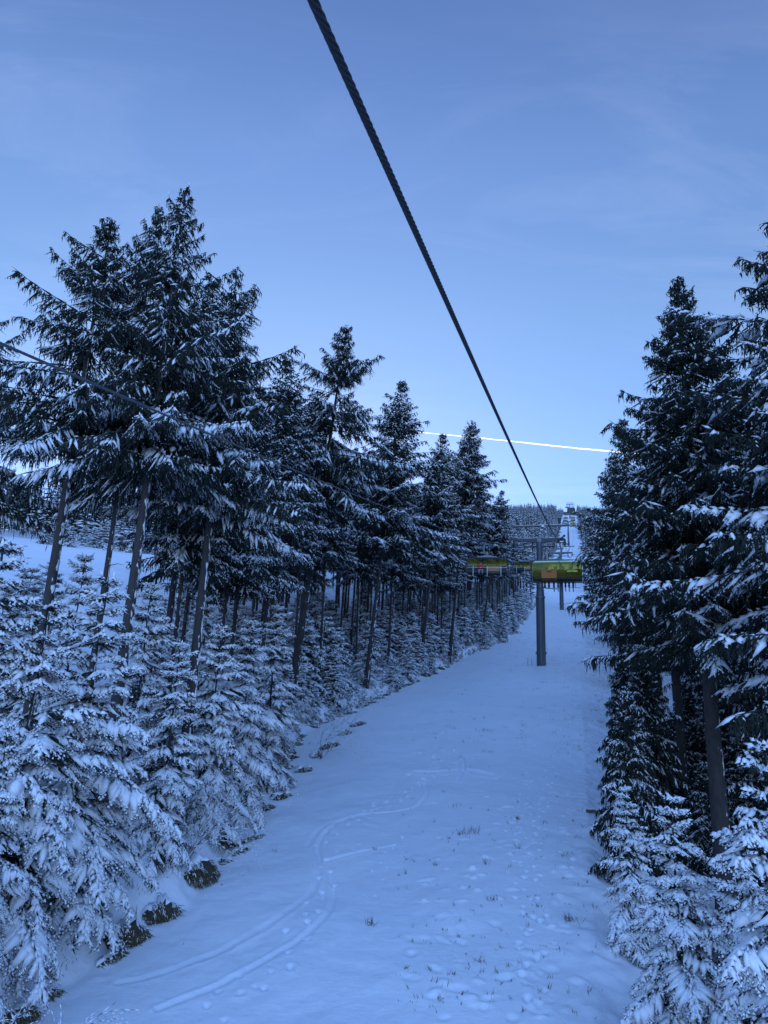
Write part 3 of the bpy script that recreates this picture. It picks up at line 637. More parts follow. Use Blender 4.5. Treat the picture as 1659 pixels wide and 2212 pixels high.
# ---------------------------------------------------------------- pylons
def make_pylon(first=True):
    o = empty('lift_pylon', (0, 0, 0), -H)
    tilt = math.atan(.185)
    MB().tube([(0, 0, -.6), (0, 0, 8.55)], [.575, .555], 28).build('tower_base', M['pipe'], o)
    f = MB(); f.cyl((0, 0, 8.60), .63, .09, n=28); f.cyl((0, 0, 8.70), .60, .08, n=28)
    for k in range(16): f.cyl((.60*math.cos(k*.3927), .60*math.sin(k*.3927), 8.66), .022, .22, n=6)
    f.build('flange', M['galv'], o)
    MB().tube([(0, 0, 8.75), (0, 0, 9.2), (0, 0, 10.9), (0, 0, 15.95)], [.525, .50, .40, .385], 28).build('tower_top', M['pipe'], o)
    b = MB()                                   # seams and bosses on the tube
    for z in (9.9, 12.0, 14.2, 15.0, 6.4, 4.0, 7.9): b.box((.03, -(.46 if z > 9 else .56)+(0.06 if z > 11 else 0), z), (.26, .06, .04))
    b.build('weld_bracket', M['galvd'], o)
    for x in (-.62, .62): MB().box((x, 0, 1.55), (.12, .22, .32), bev=.01).build('cable_box', M['galv'], o)
    MB().prism([(-3.25, 16.45), (-3.25, 16.15), (-1.3, 16.0), (-.55, 15.85), (.55, 15.85), (1.3, 16.0), (3.25, 16.15), (3.25, 16.45)], -.2, .2).build('crossarm', M['galvd'], o)
    b = MB(); b.box((0, 0, 16.5), (1.0, .62, .07)); b.box((0, -.26, 16.22), (.55, .05, .5)); b.box((0, .26, 16.22), (.55, .05, .5)); b.build('saddle_plate', M['galv'], o)
    MB().box((0, 0, 16.485), (5.6, .34, .05), bev=.02).build('snow_layer', M['snow'], o)
    for x in (-3.25, 3.25):                    # wheel trains following the rope's slope
        s = MB(); s.box((x+.10, 0, 15.62), (.07, 3.9, .16), rot=None)
        s.box((x-.10, 0, 15.62), (.07, 3.9, .16)); s.box((x, 0, 16.05), (.3, .5, .5)); 
        for y in (-1.45, -.5, .5, 1.45): s.box((x, y, 15.72), (.30, .10, .14))
        so_ = s.build('wheel_train', M['galvd'], o)
        for k in range(8):
            y = -1.75+k*.5; q = MB(); q.cyl((x, y, 15.51), .215, .07, 'x', 18); q.cyl((x, y, 15.51), .07, .16, 'x', 10); q.build('sheave', M['black'], so_)
        for y in (-2.05, 2.05): MB().tube([(x-.3, y, 15.62), (x+.45, y, 15.62), (x+.65, y, 15.75)], .045, 8).build('cable_catcher', M['galvd'], so_)
    for sx in (-1, 1):
        c = MB(); x = sx*2.45; c.box((x, 0, 15.02), (1.15, 4.2, .07)); c.box((x, 0, 15.12), (.06, 4.2, .14))
        for y in (-2, -.8, .8, 2):
            c.tube([(x-.55, y, 15.0), (x-.55, y, 16.05)], .028, 6); c.tube([(x+.55, y, 15.0), (x+.55, y, 15.5)], .022, 6)
        for z in (15.5, 16.05): c.tube([(x-.55, -2, z), (x-.55, 2, z)], .028, 6)
        for k in range(9): c.tube([(x-.5, -1.9+k*.47, 15.06), (x+.5, -1.9+k*.47, 15.06)], .012, 4)
        c.build('catwalk', M['galv'], o)
        h = MB(); 
        for y in (-.35, .35): h.tube([(sx*2.2, y, 15.05), (sx*2.2, y, 16.9)], .05, 8)
        h.tube([(sx*2.2, -.35, 16.9), (sx*2.2, .35, 16.9)], .05, 8); h.box((sx*2.2, 0, 15.3), (.24, .8, .26)); h.build('hanger_frame', M['galv'], o)
        MB().box((sx*2.35, 0, 15.07), (.9, 3.7, .05), bev=.02).build('snow_layer', M['snow'], o)
        MB().tube([(sx*2.0, 0, 16.4), (sx*2.45, 0, 17.3), (sx*2.75, 0, 18.05)], [.10, .085, .085], 10).build('gantry_strut', M['pipe'], o)
    MB().tube([(-2.0, .15, 15.4), (2.0, .15, 15.4)], .10, 12).build('tie_tube', M['galvd'], o)
    MB().tube([(-3.55, 0, 18.15), (3.95, 0, 18.15)], .115, 14).build('gantry_beam', M['pipe'], o)
    MB().box((.2, 0, 18.28), (6.6, .16, .05), bev=.02).build('snow_layer', M['snow'], o)
    MB().cyl((.5, -.16, 18.15), .20, .03, 'y', 20).build('number_plate', M['white'], o)
    MB().cyl((-.05, -.16, 17.35), .16, .03, 'y', 20).build('round_plate', M['galv'], o)
    for q in list(bpy.data.objects):              # walkways and wheel trains follow the rope's slope
        if q.parent == o and q.name.split('.')[0] in ('catwalk', 'wheel_train') or (q.parent == o and q.name.startswith('snow_layer') and abs(q.bound_box[0][2]-15.045) < .1):
            q.matrix_local = Matrix.Translation((0, 0, 15.6)) @ Matrix.Rotation(tilt, 4, 'X') @ Matrix.Translation((0, 0, -15.6))
    l_ = MB()
    for x in (-.16, .16): l_.tube([(x, .72, .9), (x, .72, 15.2)], .022, 6)
    for k in range(47): l_.tube([(-.16, .72, 1+k*.3), (.16, .72, 1+k*.3)], .014, 5)
    for z in (3, 6, 9, 12, 15): l_.tube([(0, .72, z), (0, .36, z)], .02, 5)
    l_.build('ladder', M['galvd'], o)
    return o
pyl = make_pylon()
plabels = ['nearest grey tubular pylon standing on the piste behind the chairs', 'second pylon up the line, its base seen right of the nearest one',
           'third pylon, a thin mast on the steep far slope between the chair rows', 'topmost pylon standing just in front of the summit station']
for i in range(4):
    o = pyl if i == 0 else copy_tree(pyl)
    p = W(PYU[i], PYV[i], gz(PYU[i], PYV[i])); o.location = p; tag(o, plabels[i], 'lift pylon', 'pylons of the chairlift')
# lamp housing only the nearest pylon carries
lm = MB(); lm.tube([(2.65, 0, 18.2), (2.65, 0, 18.55)], .05, 8); lm.box((2.65, 0, 18.82), (.42, .34, .52), bev=.03); lm.box((2.65, 0, 19.12), (.5, .4, .05)); lm.build('lamp_housing', M['black'], pyl)

# ---------------------------------------------------------------- chairs
def text_mesh(s, size, m, parent, loc, rot, name='lettering', ext=.004, bold=0.0):
    cu = bpy.data.curves.new(name, 'FONT'); cu.body = s; cu.size = size; cu.extrude = ext; cu.offset = bold; cu.align_x = 'CENTER'; cu.align_y = 'CENTER'
    t = bpy.data.objects.new('tmp', cu); C.objects.link(t); dg = bpy.context.evaluated_depsgraph_get(); me = bpy.data.meshes.new_from_object(t.evaluated_get(dg))
    bpy.data.objects.remove(t); me.materials.clear(); me.materials.append(m); me.name = name
    o = link(name, me, parent); o.location = loc; o.rotation_euler = rot; return o
def rrect(hx, hz, r, n=6):
    p = []
    for cx_, cz_, a0 in ((hx-r, hz-r, 0), (-hx+r, hz-r, 90), (-hx+r, -hz+r, 180), (hx-r, -hz+r, 270)):
        for k in range(n+1):
            a = R(a0+90*k/n); p.append((cx_+r*math.cos(a), cz_+r*math.sin(a)))
    return p
OFF = -0.12                                   # the seat's middle lies inside of the grip
def bulge(x, z):                              # the open bubble bows backwards behind the backrest
    return -0.34-.36*math.cos(min(1, abs(z/.80))*math.pi/2)**.8-.05*(1-(x/1.6)**2)
def make_chair():
    o = empty('lift_chair', (0, 0, 0))
    g_ = MB(); g_.box((0, 0, 0), (.16, .55, .20), bev=.03); g_.box((.16, .05, .12), (.34, .10, .10), rot=None); g_.tube([(.0, -.1, .05), (.36, -.1, .36)], .045, 8); g_.cyl((.38, -.1, .38), .085, .08, 'y', 12); g_.tube([(-.1, .15, -.08), (.42, .15, -.08)], .04, 8); g_.cyl((.44, .15, -.08), .07, .1, 'y', 10)
    g_.build('grip', M['black'], o)
    MB().tube([(.02, 0, -.05), (.10, 0, -.30), (.17, 0, -.62), (.17, 0, -.95), (.06, 0, -1.22), (-.14, 0, -1.42), (-.34, 0, -1.52)], [.055, .06, .065, .065, .065, .065, .07], 12).build('hanger_arm', M['galv'], o)
    b = MB(); b.prism([(OFF-1.0, -1.66), (OFF+1.0, -1.66), (OFF+.55, -1.54), (OFF+.14, -1.44), (OFF-.14, -1.44), (OFF-.55, -1.54)], -.28, .28); b.build('spring_housing', M['galv'], o)
    MB().box((OFF, 0, -1.73), (3.0, .12, .09), bev=.02).build('top_beam', M['galvd'], o)
    for sx in (-1, 1):
        x = OFF+sx*1.68
        MB().tube([(OFF+sx*1.45, 0, -1.73), (x-sx*.08, 0, -1.76), (x, 0, -1.95), (x, .02, -2.55), (x, .08, -3.08), (x-sx*.04, .30, -3.16), (x-sx*.05, .48, -3.15)], .045, 8).build('side_frame', M['galvd'], o)
    fr_ = MB(); pts = [(x+OFF, bulge(x, z), z-2.30) for x, z in rrect(1.66, .72, .30, 6)]; fr_.tube(pts+pts[:1], .035, 8, False); fr_.build('bubble_rim', M['galvd'], o)
    # bubble shell, two skins 6 mm apart
    nx, nz = 26, 14; bm = bmesh.new()
    for off in (0, .008):
        gr = []
        for i in range(nx+1):
            row = []
            for j in range(nz+1):
                x = -1.58+3.16*i/nx; z = -.66+1.32*j/nz; r_ = .28; ex = max(0, abs(x)-(1.58-r_)); ez = max(0, abs(z)-(.66-r_)); d = math.hypot(ex, ez)
                if d > r_ and ex > 0 and ez > 0:
                    x = math.copysign((1.58-r_)+ex*r_/d, x); z = math.copysign((.66-r_)+ez*r_/d, z)
                row.append(bm.verts.new((x+OFF, bulge(x, z)-off+.02, z-2.30)))
            gr.append(row)
        for i in range(nx):
            for j in range(nz): bm.faces.new((gr[i][j], gr[i+1][j], gr[i+1][j+1], gr[i][j+1]) if off == 0 else (gr[i][j], gr[i][j+1], gr[i+1][j+1], gr[i+1][j]))
    me = bpy.data.meshes.new('bubble'); bm.to_mesh(me); bm.free(); me.materials.append(M['bubble'])
    for p in me.polygons: p.use_smooth = True
    bub = link('bubble', me, o)
    for x in (-.8, 0, .8): MB().tube([(x+OFF, bulge(x, z/10)+.045, z/10-2.30) for z in range(-6, 7)], .016, 6).build('bubble_rib', M['black'], o)
    s = MB(); s.box((OFF, .02, -2.65), (3.14, .07, .80), bev=.03); s.build('backrest', M['seat'], o)
    s = MB(); s.box((OFF, .27, -3.06), (3.14, .50, .09), bev=.03); s.build('seat', M['seat'], o)
    for k in range(6): MB().box((OFF-1.3+k*.52, .02, -2.22), (.40, .08, .08), bev=.03).build('headrest', M['seat'], o)
    c = MB(); c.box((OFF-.5, -.035, -2.76), (.98, .03, .62)); c.build('seat_cover', M['orange'], o)
    c = MB(); c.box((OFF-.5, .075, -2.70), (1.0, .035, .66)); c.box((OFF-.5, .28, -3.0), (1.0, .5, .03)); c.build('seat_cover', M['tan'], o)
    c = MB(); c.prism([(OFF-.98, -2.42), (OFF-.02, -2.42), (OFF-.02, -3.03), (OFF-.98, -3.03)], -.775, -.762); c.build('advert_panel', M['orange'], o)
    MB().tube([(OFF-1.6, .42, -2.54), (OFF+1.6, .42, -2.54)], .022, 6).build('restraint_bar', M['white'], o)
    for x in (-1.1, 0.0, 1.13):
        MB().tube([(OFF+x, .42, -2.54), (OFF+x, .55, -2.9), (OFF+x, .50, -3.52)], .028, 6).build('bar_post', M['white'], o)
    fb = MB()
    for x in (-1.1, 0, 1.13): fb.tube([(OFF+x-.34, .52, -3.54), (OFF+x+.34, .52, -3.54)], .02, 6)
    fb.build('footrest', M['galvd'], o)
    MB().tube([(OFF-1.66, .52, -3.14), (OFF+1.66, .52, -3.14)], .03, 8).build('front_tube', M['galvd'], o)
    return o
chair = make_chair()
def put_chair(o, u, side, label, group='chairs hanging on the lift'):
    p = rope_pt(u, side); o.location = p; o.scale = (1.08, 1, .93); o.rotation_euler = (0, 0, -H if side > 0 else -H+math.pi); return tag(o, label, 'lift chair', group)
ups = [(49, 'nearest chair going uphill, seen from behind with yellow-green bubble, orange panel and lettering')]
far_up = [(458, 'lowest of the far uphill chairs, hanging at the foot of the steep slope'), (512, 'second far uphill chair from below, right of the thin third pylon'),
          (575, 'third far uphill chair from below, over the steep slope'), (612, 'fourth far uphill chair from below, over the steep slope'), (668, 'highest uphill chair, right of the topmost pylon')]
far_dn = [(465, 'lowest of the far downhill chairs, half behind the nearest pylon arm'), (505, 'second far downhill chair from below, left of the third pylon'),
          (570, 'third far downhill chair from below, behind the gantry beam'), (610, 'fourth far downhill chair from below, just above the gantry beam'),
          (672, 'fifth far downhill chair, left of the topmost pylon foot'), (765, 'highest downhill chair beside the top station, bright yellow')]
up1 = put_chair(chair, 51, 1, ups[0][1])
dn1 = put_chair(copy_tree(chair), 62, -1, 'downhill chair left of the pylon, one rider in a red jacket aboard'); dn1.rotation_euler.z += R(6)
dn2 = put_chair(copy_tree(chair), 110, -1, 'empty downhill chair half hidden behind the nearest pylon')
for dn in (dn1, dn2):                            # on the way down the hood rides higher over lower seats
    for q in [q for q in bpy.data.objects if q.parent == dn]:
        k = q.name.split('.')[0]
        if k in ('bubble', 'bubble_rim', 'bubble_rib'): q.location.z = .10
        elif k in ('backrest', 'headrest'): q.location.z = -.26
        elif k in ('seat_cover', 'restraint_bar'): q.location.z = -.12
for u, la in far_up: put_chair(copy_tree(chair), u, 1, la, 'far chairs going uphill')
for u, la in far_dn: put_chair(copy_tree(chair), u, -1, la, 'far chairs coming downhill')
# lettering only legible on the nearest chair
text_mesh('LEITNER', .175, M['letter'], up1, (OFF+.95, -.79, -2.52), (R(90), 0, 0), bold=.004).scale = (1.0, 1, 1)
text_mesh('NBS', .15, M['dark_letter'], up1, (OFF-.48, -.79, -2.53), (R(90), 0, 0), bold=.006)

# ---------------------------------------------------------------- riders
def rider(chair_o, x, jacket, trousers, helmet, label, helmet_mat, lean=0.0, turn=0.0, hold=True):
    """one continuous skinned body in sitting pose; clothes are children"""
    o = empty('person', (0, 0, 0)); o.parent = None
    def skin(name, vs, es, rs, m, par):
        me = bpy.data.meshes.new(name); me.from_pydata([Vector(v) for v in vs], es, []); me.materials.append(m)
        q = link(name, me, par); md = q.modifiers.new('skin', 'SKIN'); md.use_smooth_shade = True
        for i, sv in enumerate(me.skin_vertices[0].data): sv.radius = (rs[i], rs[i]) if not isinstance(rs[i], tuple) else rs[i]; sv.use_root = (i == 0)
        sb = q.modifiers.new('sub', 'SUBSURF'); sb.levels = 1; sb.render_levels = 1
        dg = bpy.context.evaluated_depsgraph_get(); dg.update(); m2 = bpy.data.meshes.new_from_object(q.evaluated_get(dg)); q.modifiers.clear(); q.data = m2
        for p in m2.polygons: p.use_smooth = True
        return q
    # pelvis 0, spine, chest, neck, head
    V = [(0, 0, .12), (0, .0, .34), (0, .0, .54), (0, .02, .64), (0, .04, .72), (0, .05, .86)]
    E_ = [(0, 1), (1, 2), (2, 3), (3, 4), (4, 5)]; r_ = [(.15, .12), (.15, .11), (.17, .11), .055, (.075, .09), (.07, .085)]
    for sx in (-1, 1):
        i = len(V); V += [(sx*.19, 0, .55), (sx*.25, .12, .32), (sx*.16, .34, .36), (sx*.14, .40, .37)]; E_ += [(2, i), (i, i+1), (i+1, i+2), (i+2, i+3)]; r_ += [.06, .045, .033, .035]
        i = len(V); V += [(sx*.11, .05, .08), (sx*.14, .46, .10), (sx*.13, .50, -.32), (sx*.13, .62, -.36)]; E_ += [(0, i), (i, i+1), (i+1, i+2), (i+2, i+3)]; r_ += [.085, .065, .045, .04]
    skin('body', V, E_, r_, M['skin'], o)
    jv = [(0, 0, .14), (0, 0, .34), (0, 0, .54), (0, .02, .63)]; je = [(0, 1), (1, 2), (2, 3)]; jr = [(.19, .15), (.185, .14), (.20, .14), .075]
    for sx in (-1, 1):
        i = len(jv); jv += [(sx*.21, 0, .55), (sx*.27, .12, .32), (sx*.16, .33, .36)]; je += [(2, i), (i, i+1), (i+1, i+2)]; jr += [.085, .068, .055]
    skin('jacket', jv, je, jr, jacket, o)
    tv = [(0, .02, .10)]; te = []; tr_ = [(.17, .13)]
    for sx in (-1, 1):
        i = len(tv); tv += [(sx*.12, .08, .09), (sx*.15, .47, .11), (sx*.14, .50, -.24)]; te += [(0, i), (i, i+1), (i+1, i+2)]; tr_ += [.11, .09, .08]
    skin('trousers', tv, te, tr_, trousers, o)
    for sx in (-1, 1): skin('boot', [(sx*.14, .50, -.20), (sx*.14, .51, -.36), (sx*.14, .68, -.40)], [(0, 1), (1, 2)], [.075, .08, .06], M['dark'], o)
    hb = MB(); r0 = bmesh.ops.create_uvsphere(hb.bm, u_segments=16, v_segments=10, radius=.125); bmesh.ops.scale(hb.bm, vec=(1, 1.12, .95), verts=r0['verts']); bmesh.ops.translate(hb.bm, vec=(0, .03, .88), verts=r0['verts']); hb.build('helmet', helmet_mat, o)
    MB().box((0, .155, .84), (.16, .03, .07), bev=.012).build('goggles', M['black'], o)
    mw = chair_o.matrix_world if False else Matrix.Translation(chair_o.location) @ chair_o.rotation_euler.to_matrix().to_4x4()
    o.matrix_world = mw @ Matrix.Translation(((OFF+x)*1.08, .12, -2.82)) @ Matrix.Rotation(turn, 4, 'Z')
    return tag(o, label, 'person')
rider(dn1, .52, M['red'], M['grey'], 1, 'rider in red jacket and grey trousers with black helmet on the downhill chair', M['dark'])
rider(up1, -.70, M['dark'], M['green'], 1, 'rider in green trousers at the left of the nearest uphill chair', M['dark'])
rider(up1, -.12, M['dark'], M['dark'], 1, 'rider in black trousers in the middle of the nearest uphill chair', M['dark'])
rider(up1, .36, M['navy'], M['dark'], 1, 'rider in dark clothes right of the middle of the nearest uphill chair', M['dark'])
rider(up1, .85, M['dark'], M['navy'], 1, 'rider at the right of the nearest uphill chair, beneath the yellow lettering', M['dark'])
def on_chair(ch, loc, rot=(0, 0, 0)): return Matrix.Translation(ch.location) @ ch.rotation_euler.to_matrix().to_4x4() @ Matrix.Translation((loc[0]*1.08, loc[1], loc[2]+.20)) @ Euler(rot).to_matrix().to_4x4()
sb = MB(); ol = [(.74*math.cos(a)+.0, .14*math.sin(a)*(1-.25*math.cos(a)**2)) for a in [2*math.pi*k/28 for k in range(28)]]
va = [sb.bm.verts.new((x, y, .05*(abs(x)/.74)**4)) for x, y in ol]; vb_ = [sb.bm.verts.new((x, y, .05*(abs(x)/.74)**4+.015)) for x, y in ol]; sb.bm.faces.new(va[::-1]); sb.bm.faces.new(vb_)
for k in range(28): sb.bm.faces.new((va[k], va[(k+1) % 28], vb_[(k+1) % 28], vb_[k]))
q = sb.build('snowboard', M['green'], None, label='snowboard hanging from the feet of the leftmost rider under the uphill chair', category='snowboard') if False else sb.build('snowboard', M['green'])
tag(q, 'snowboard hanging from the feet of the rider in green trousers', 'snowboard'); q.matrix_world = on_chair(up1, (OFF-.62, .70, -3.50), (0, .1, .15))
for x, la in ((-.12, 'skis on the feet of the rider in black trousers'), (.36, 'skis on the feet of the rider right of the middle'), (.85, 'skis on the feet of the rider beneath the yellow lettering')):
    e = empty('ski_pair', (0, 0, 0), label=la, cat='skis', group='skis under the nearest uphill chair')
    for sx in (-.14, .14):
        k = MB(); k.tube([(sx, -.75, 0), (sx, .6, 0), (sx, .82, .04), (sx, .92, .12)], [.03, .032, .035, .015], 6); k.build('ski', M['galvd'], e)
    e.matrix_world = on_chair(up1, (OFF+x, .72, -3.52), (-.12, 0, 0))

# ---------------------------------------------------------------- top station
su, sv_ = 905, -3.0; o = empty('lift_station', W(su, sv_, gz(su, sv_)), -H, label='dark top station with stacked roof frames on the snowy summit', cat='building')
b = MB(); b.box((0, 3, 2.2), (18.5, 9, 5.4)); b.build('wall', M['timber'], o)
b = MB(); b.prism([(-9.8, 4.9), (9.8, 4.9), (9.2, 5.6), (-9.2, 5.6)], -2.5, 8.5); b.build('roof', M['roof'], o)
b = MB(); b.prism([(-5.2, 5.6), (5.2, 5.6), (4.9, 10.2), (4.0, 11.6), (-4.0, 11.6), (-4.9, 10.2)], -1, 7); b.build('machine_hood', M['roof'], o)
b = MB(); b.box((0, 3, 11.75), (8.6, 8, .2), bev=.05); b.build('snow_layer', M['snow'], o)
for x in (-6.5, -3.2, 3.2, 6.5): MB().box((x, -1.53, 2.1), (2.2, .06, 2.0)).build('window', M['pane'], o)
MB().box((0, -1.53, 1.6), (3, .08, 3.2)).build('door', M['roof'], o)
gt = MB()
for z in (12.6, 14.0, 15.6, 17.0): gt.tube([(-4.3, 0, z), (4.3, 0, z)], .16, 8)
for x in (-3.9, -1.6, 1.6, 3.9): gt.tube([(x, 0, 11.6), (x, 0, 17.0)], .12, 8); gt.tube([(x, 5, 11.6), (x, 0, 15.6)], .1, 6)
gt.build('roof_frame', M['galvd'], o)
sh = empty('hut', W(905, 11, gz(905, 11)), -H, label='small pale hut at the right of the summit station', cat='hut')
MB().box((0, 0, 2), (4.2, 4, 5)).build('wall', M['galv'], sh); MB().prism([(-2.5, 4.5), (2.5, 4.5), (0, 6.2)], -2.4, 2.4).build('roof', M['snow'], sh)

# ---------------------------------------------------------------- small things on the snow
u, v = 141, -2.6
e = empty('sign_board', W(195, .6, gz(195, .6)), -H, label='small tilted wooden board stuck in the snow near the second pylon', cat='sign')
MB().box((0, 0, 1.0), (.75, .05, .9), bev=.01).build('board', M['tan'], e); MB().tube([(0, .05, -.3), (0, .05, 1.2)], .04, 6).build('post', M['wood'], e); e.rotation_euler.y = .2
for k, (dx, la) in enumerate(((-1.65, 'left one of the two thin marker stakes beside the nearest pylon foot'), (-1.2, 'right one of the two thin marker stakes beside the nearest pylon foot'))):
    q = MB(); q.tube([(0, 0, -.3), (.02, 0, .95-.2*k)], .025, 6); q = q.build('marker_stake', M['galv']); tag(q, la, 'stake'); q.location = W(93, PYV[0]+dx, gz(93, PYV[0]+dx))
lu, lv = ground_at(1282, 1758)
e = empty('log', W(lu, lv, gz(lu, lv)+.10), 0.2, label='short snow-topped log end lying at the right edge of the piste', cat='log')
MB().tube([(-.30, 0, 0), (0, .02, .02), (.35, 0, -.05)], [.075, .075, .065], 10).build('stem', M['wood'], e); MB().tube([(-.27, 0, .05), (0, .02, .075), (.32, 0, .02)], [.04, .06, .04], 8).build('snow_cap', M['snow'], e)

# overhanging turf lumps along the left bank
def tussock(px, py, w_, label, seed, uv=None, hf=None):
    g = np.random.default_rng(seed); u, v = uv or ground_at(px, py); z = gz(u, v)+.05
    e = empty('turf_overhang', W(u, v, z), R(68)-H+g.normal(0, .2), label=label, cat='turf bank', group='turf lumps hanging over the left bank')
    nx, nz = 22, 12; bm = bmesh.new(); rows = []
    for j in range(nz+1):
        row = []
        for i in range(nx+1):
            s = i/nx*2-1; a = j/nz*R(180); hh = (hf or (.42 if u < 30 else .24))*min(w_, 1.6)*.55*(1-abs(s)**2.2)+.04
            r_ = hh*(1+.22*math.sin(s*7+seed)+.16*g.normal()); row.append(bm.verts.new((s*w_*.5, -math.cos(a)*r_*1.1, -.12+math.sin(a)*r_*1.25)))
        rows.append(row)
    for j in range(nz):
        for i in range(nx):
            f = bm.faces.new((rows[j][i], rows[j][i+1], rows[j+1][i+1], rows[j+1][i])); f.material_index = 1 if j >= 3+int(g.random() < .35) else 0; f.smooth = True
    bmesh.ops.recalc_face_normals(bm, faces=bm.faces); me = bpy.data.meshes.new('turf'); bm.to_mesh(me); bm.free(); me.materials.append(M['soil']); me.materials.append(M['ground']); link('turf', me, e)
    sp = Spikes(); n = int(420*w_); x = g.uniform(-.5, .5, n)*w_; rr = .57*(hf or (.42 if u < 30 else .24))*min(w_, 1.6)*(1-np.abs(x/w_*2)**2.2)+.03; an = g.uniform(R(-5), R(75), n)
    A = np.stack([x, -np.cos(an)*rr*1.1, -.12+np.sin(an)*rr*1.25], 1); D = np.stack([g.normal(0, .10, n), -g.uniform(.05, .22, n), -g.uniform(.0, .32, n)], 1)
    sp.add(A, D, .009, 0); k = g.random(n) < .22; sp.add(A[k]+[0, 0, .03], D[k]*.6, .022, 1, .8)
    V, F, mi = sp.arrays(); link('hanging_grass', npmesh('hanging_grass', V, F, [M['grass'], M['snow']], mi), e)
TL = [(262, 2028, 1.5, 'large dark turf lump nearest the bottom left corner'), (345, 1972, 1.2, 'turf lump second from the bottom left'), (425, 1888, 1.6, 'widest dark earth hollow under the lower left spruces'),
      (480, 1818, 1.0, 'small turf lump between the wide earth hollow and the long grass one'), (608, 1722, 1.5, 'turf lump with long hanging grass blades on the bank'), (655, 1665, 1.5, 'turf lump on the bank just below the leaning trunk'),
      (628, 1690, .9, 'little turf lump right beside the long grass one'), (715, 1612, 2.2, 'darkest snow-topped turf lump at the bend of the bank'), (680, 1632, 1.4, 'turf lump left of the darkest one at the bend'),
      (775, 1565, 2.6, 'long low turf edge above the bend of the bank'), (745, 1585, 1.6, 'turf lump just right of the darkest one at the bend')]
for i, t_ in enumerate(TL): tussock(*t_, seed=100+i)
random.seed(12); u = 13.5; k = 0
while u < 88:
    tussock(0, 0, random.uniform(.6, 1.5) if u < 24 else random.uniform(1.0, 2.6), 'small snow-topped turf lump among many along the left bank', 200+k, uv=(u, float(lipv(u))+random.uniform(-.12, .22)), hf=random.uniform(.12, .24)); k += 1; u += random.uniform(.8, 2.0)*(1+u/70)

# dead stalks and grass poking through
g = np.random.default_rng(9); sp = Spikes()
def tuft(u, v, n, h, spread):
    z = gz(u, v); b = W(u, v, z-.02); A = b+np.stack([g.normal(0, spread, n), g.normal(0, spread, n), np.zeros(n)], 1)
    D = np.stack([g.normal(0, .30*h, n), g.normal(0, .30*h, n), g.uniform(.35, 1, n)*h], 1); sp.add(A, D, g.uniform(.004, .010, n), 0)
    if g.random() < .6: k = g.random(n) < .4; sp.add(A[k]+D[k]*.4+[0, 0, .01], D[k]*.45, .016, 1, .8) if k.any() else None
for px, py, n, h, s in ( # clumps one can see in the photograph
  (800, 2000, 26, .45, .06), (1065, 1945, 30, .3, .12), (1000, 1805, 40, .45, .22), (1020, 1800, 30, .55, .2), (880, 1858, 18, .22, .08), (1050, 1868, 12, .5, .05), (1118, 1770, 22, .35, .1), (1175, 1780, 16, .3, .1),
                        (1040, 2080, 24, .3, .1), (950, 2160, 14, .3, .06), (1230, 1990, 40, .4, .15), (930, 1585, 26, .3, .3), (1050, 1580, 46, .4, .5), (1055, 1625, 30, .3, .3), (940, 1870, 12, .3, .04), (1120, 1835, 10, .5, .04), (1225, 1850, 30, .3, .2),
                        (810, 1835, 14, .2, .06), (1160, 1960, 14, .3, .05), (985, 1745, 12, .45, .2), (1150, 1440, 60, .4, 1.2), (1200, 1436, 60, .4, 1.4)):
    u, v = ground_at(px, py); tuft(u, v, int(n*.7), h*.7, s*.8)
for k in range(520):
    r_ = g.random()
    if r_ < .45: u, v = ground_at(g.uniform(860, 1300), g.uniform(1440, 2200))
    elif r_ < .8: u = 14+190*g.random()**1.5; v = g.uniform(.3, 3.6)
    else: u = 14+170*g.random()**1.4; v = lipv(u)+g.uniform(-1.2, 1.6)
    tuft(u, v, int(g.uniform(1, 6)), g.uniform(.06, .22), g.uniform(.01, .06)*(1 if u < 60 else 3))
for k in range(900):
    u = 14+150*g.random()**1.4; v = 1.3+g.random()*3.2; tuft(u, v, int(g.uniform(3, 9)), g.uniform(.12, .35), .12)
for k in range(900):
    u = 45+190*g.random()**1.2; v = g.uniform(-11, 3.5); v = v if g.random() > .4 else g.uniform(-4, 3.5); tuft(u, v, int(g.uniform(3, 8)), g.uniform(.10, .30), .22)
for k in range(260):
    u = 14+60*g.random(); v = lipv(u)-g.uniform(.1, .9); tuft(u, v, int(g.uniform(3, 14)), g.uniform(.12, .35), .14)
V, F, mi = sp.arrays(); link('dry_grass', npmesh('dry_grass', V, F, [M['grass'], M['snow']], mi), kind='stuff', label='dry stalks and grass poking through the snow', cat='grass')

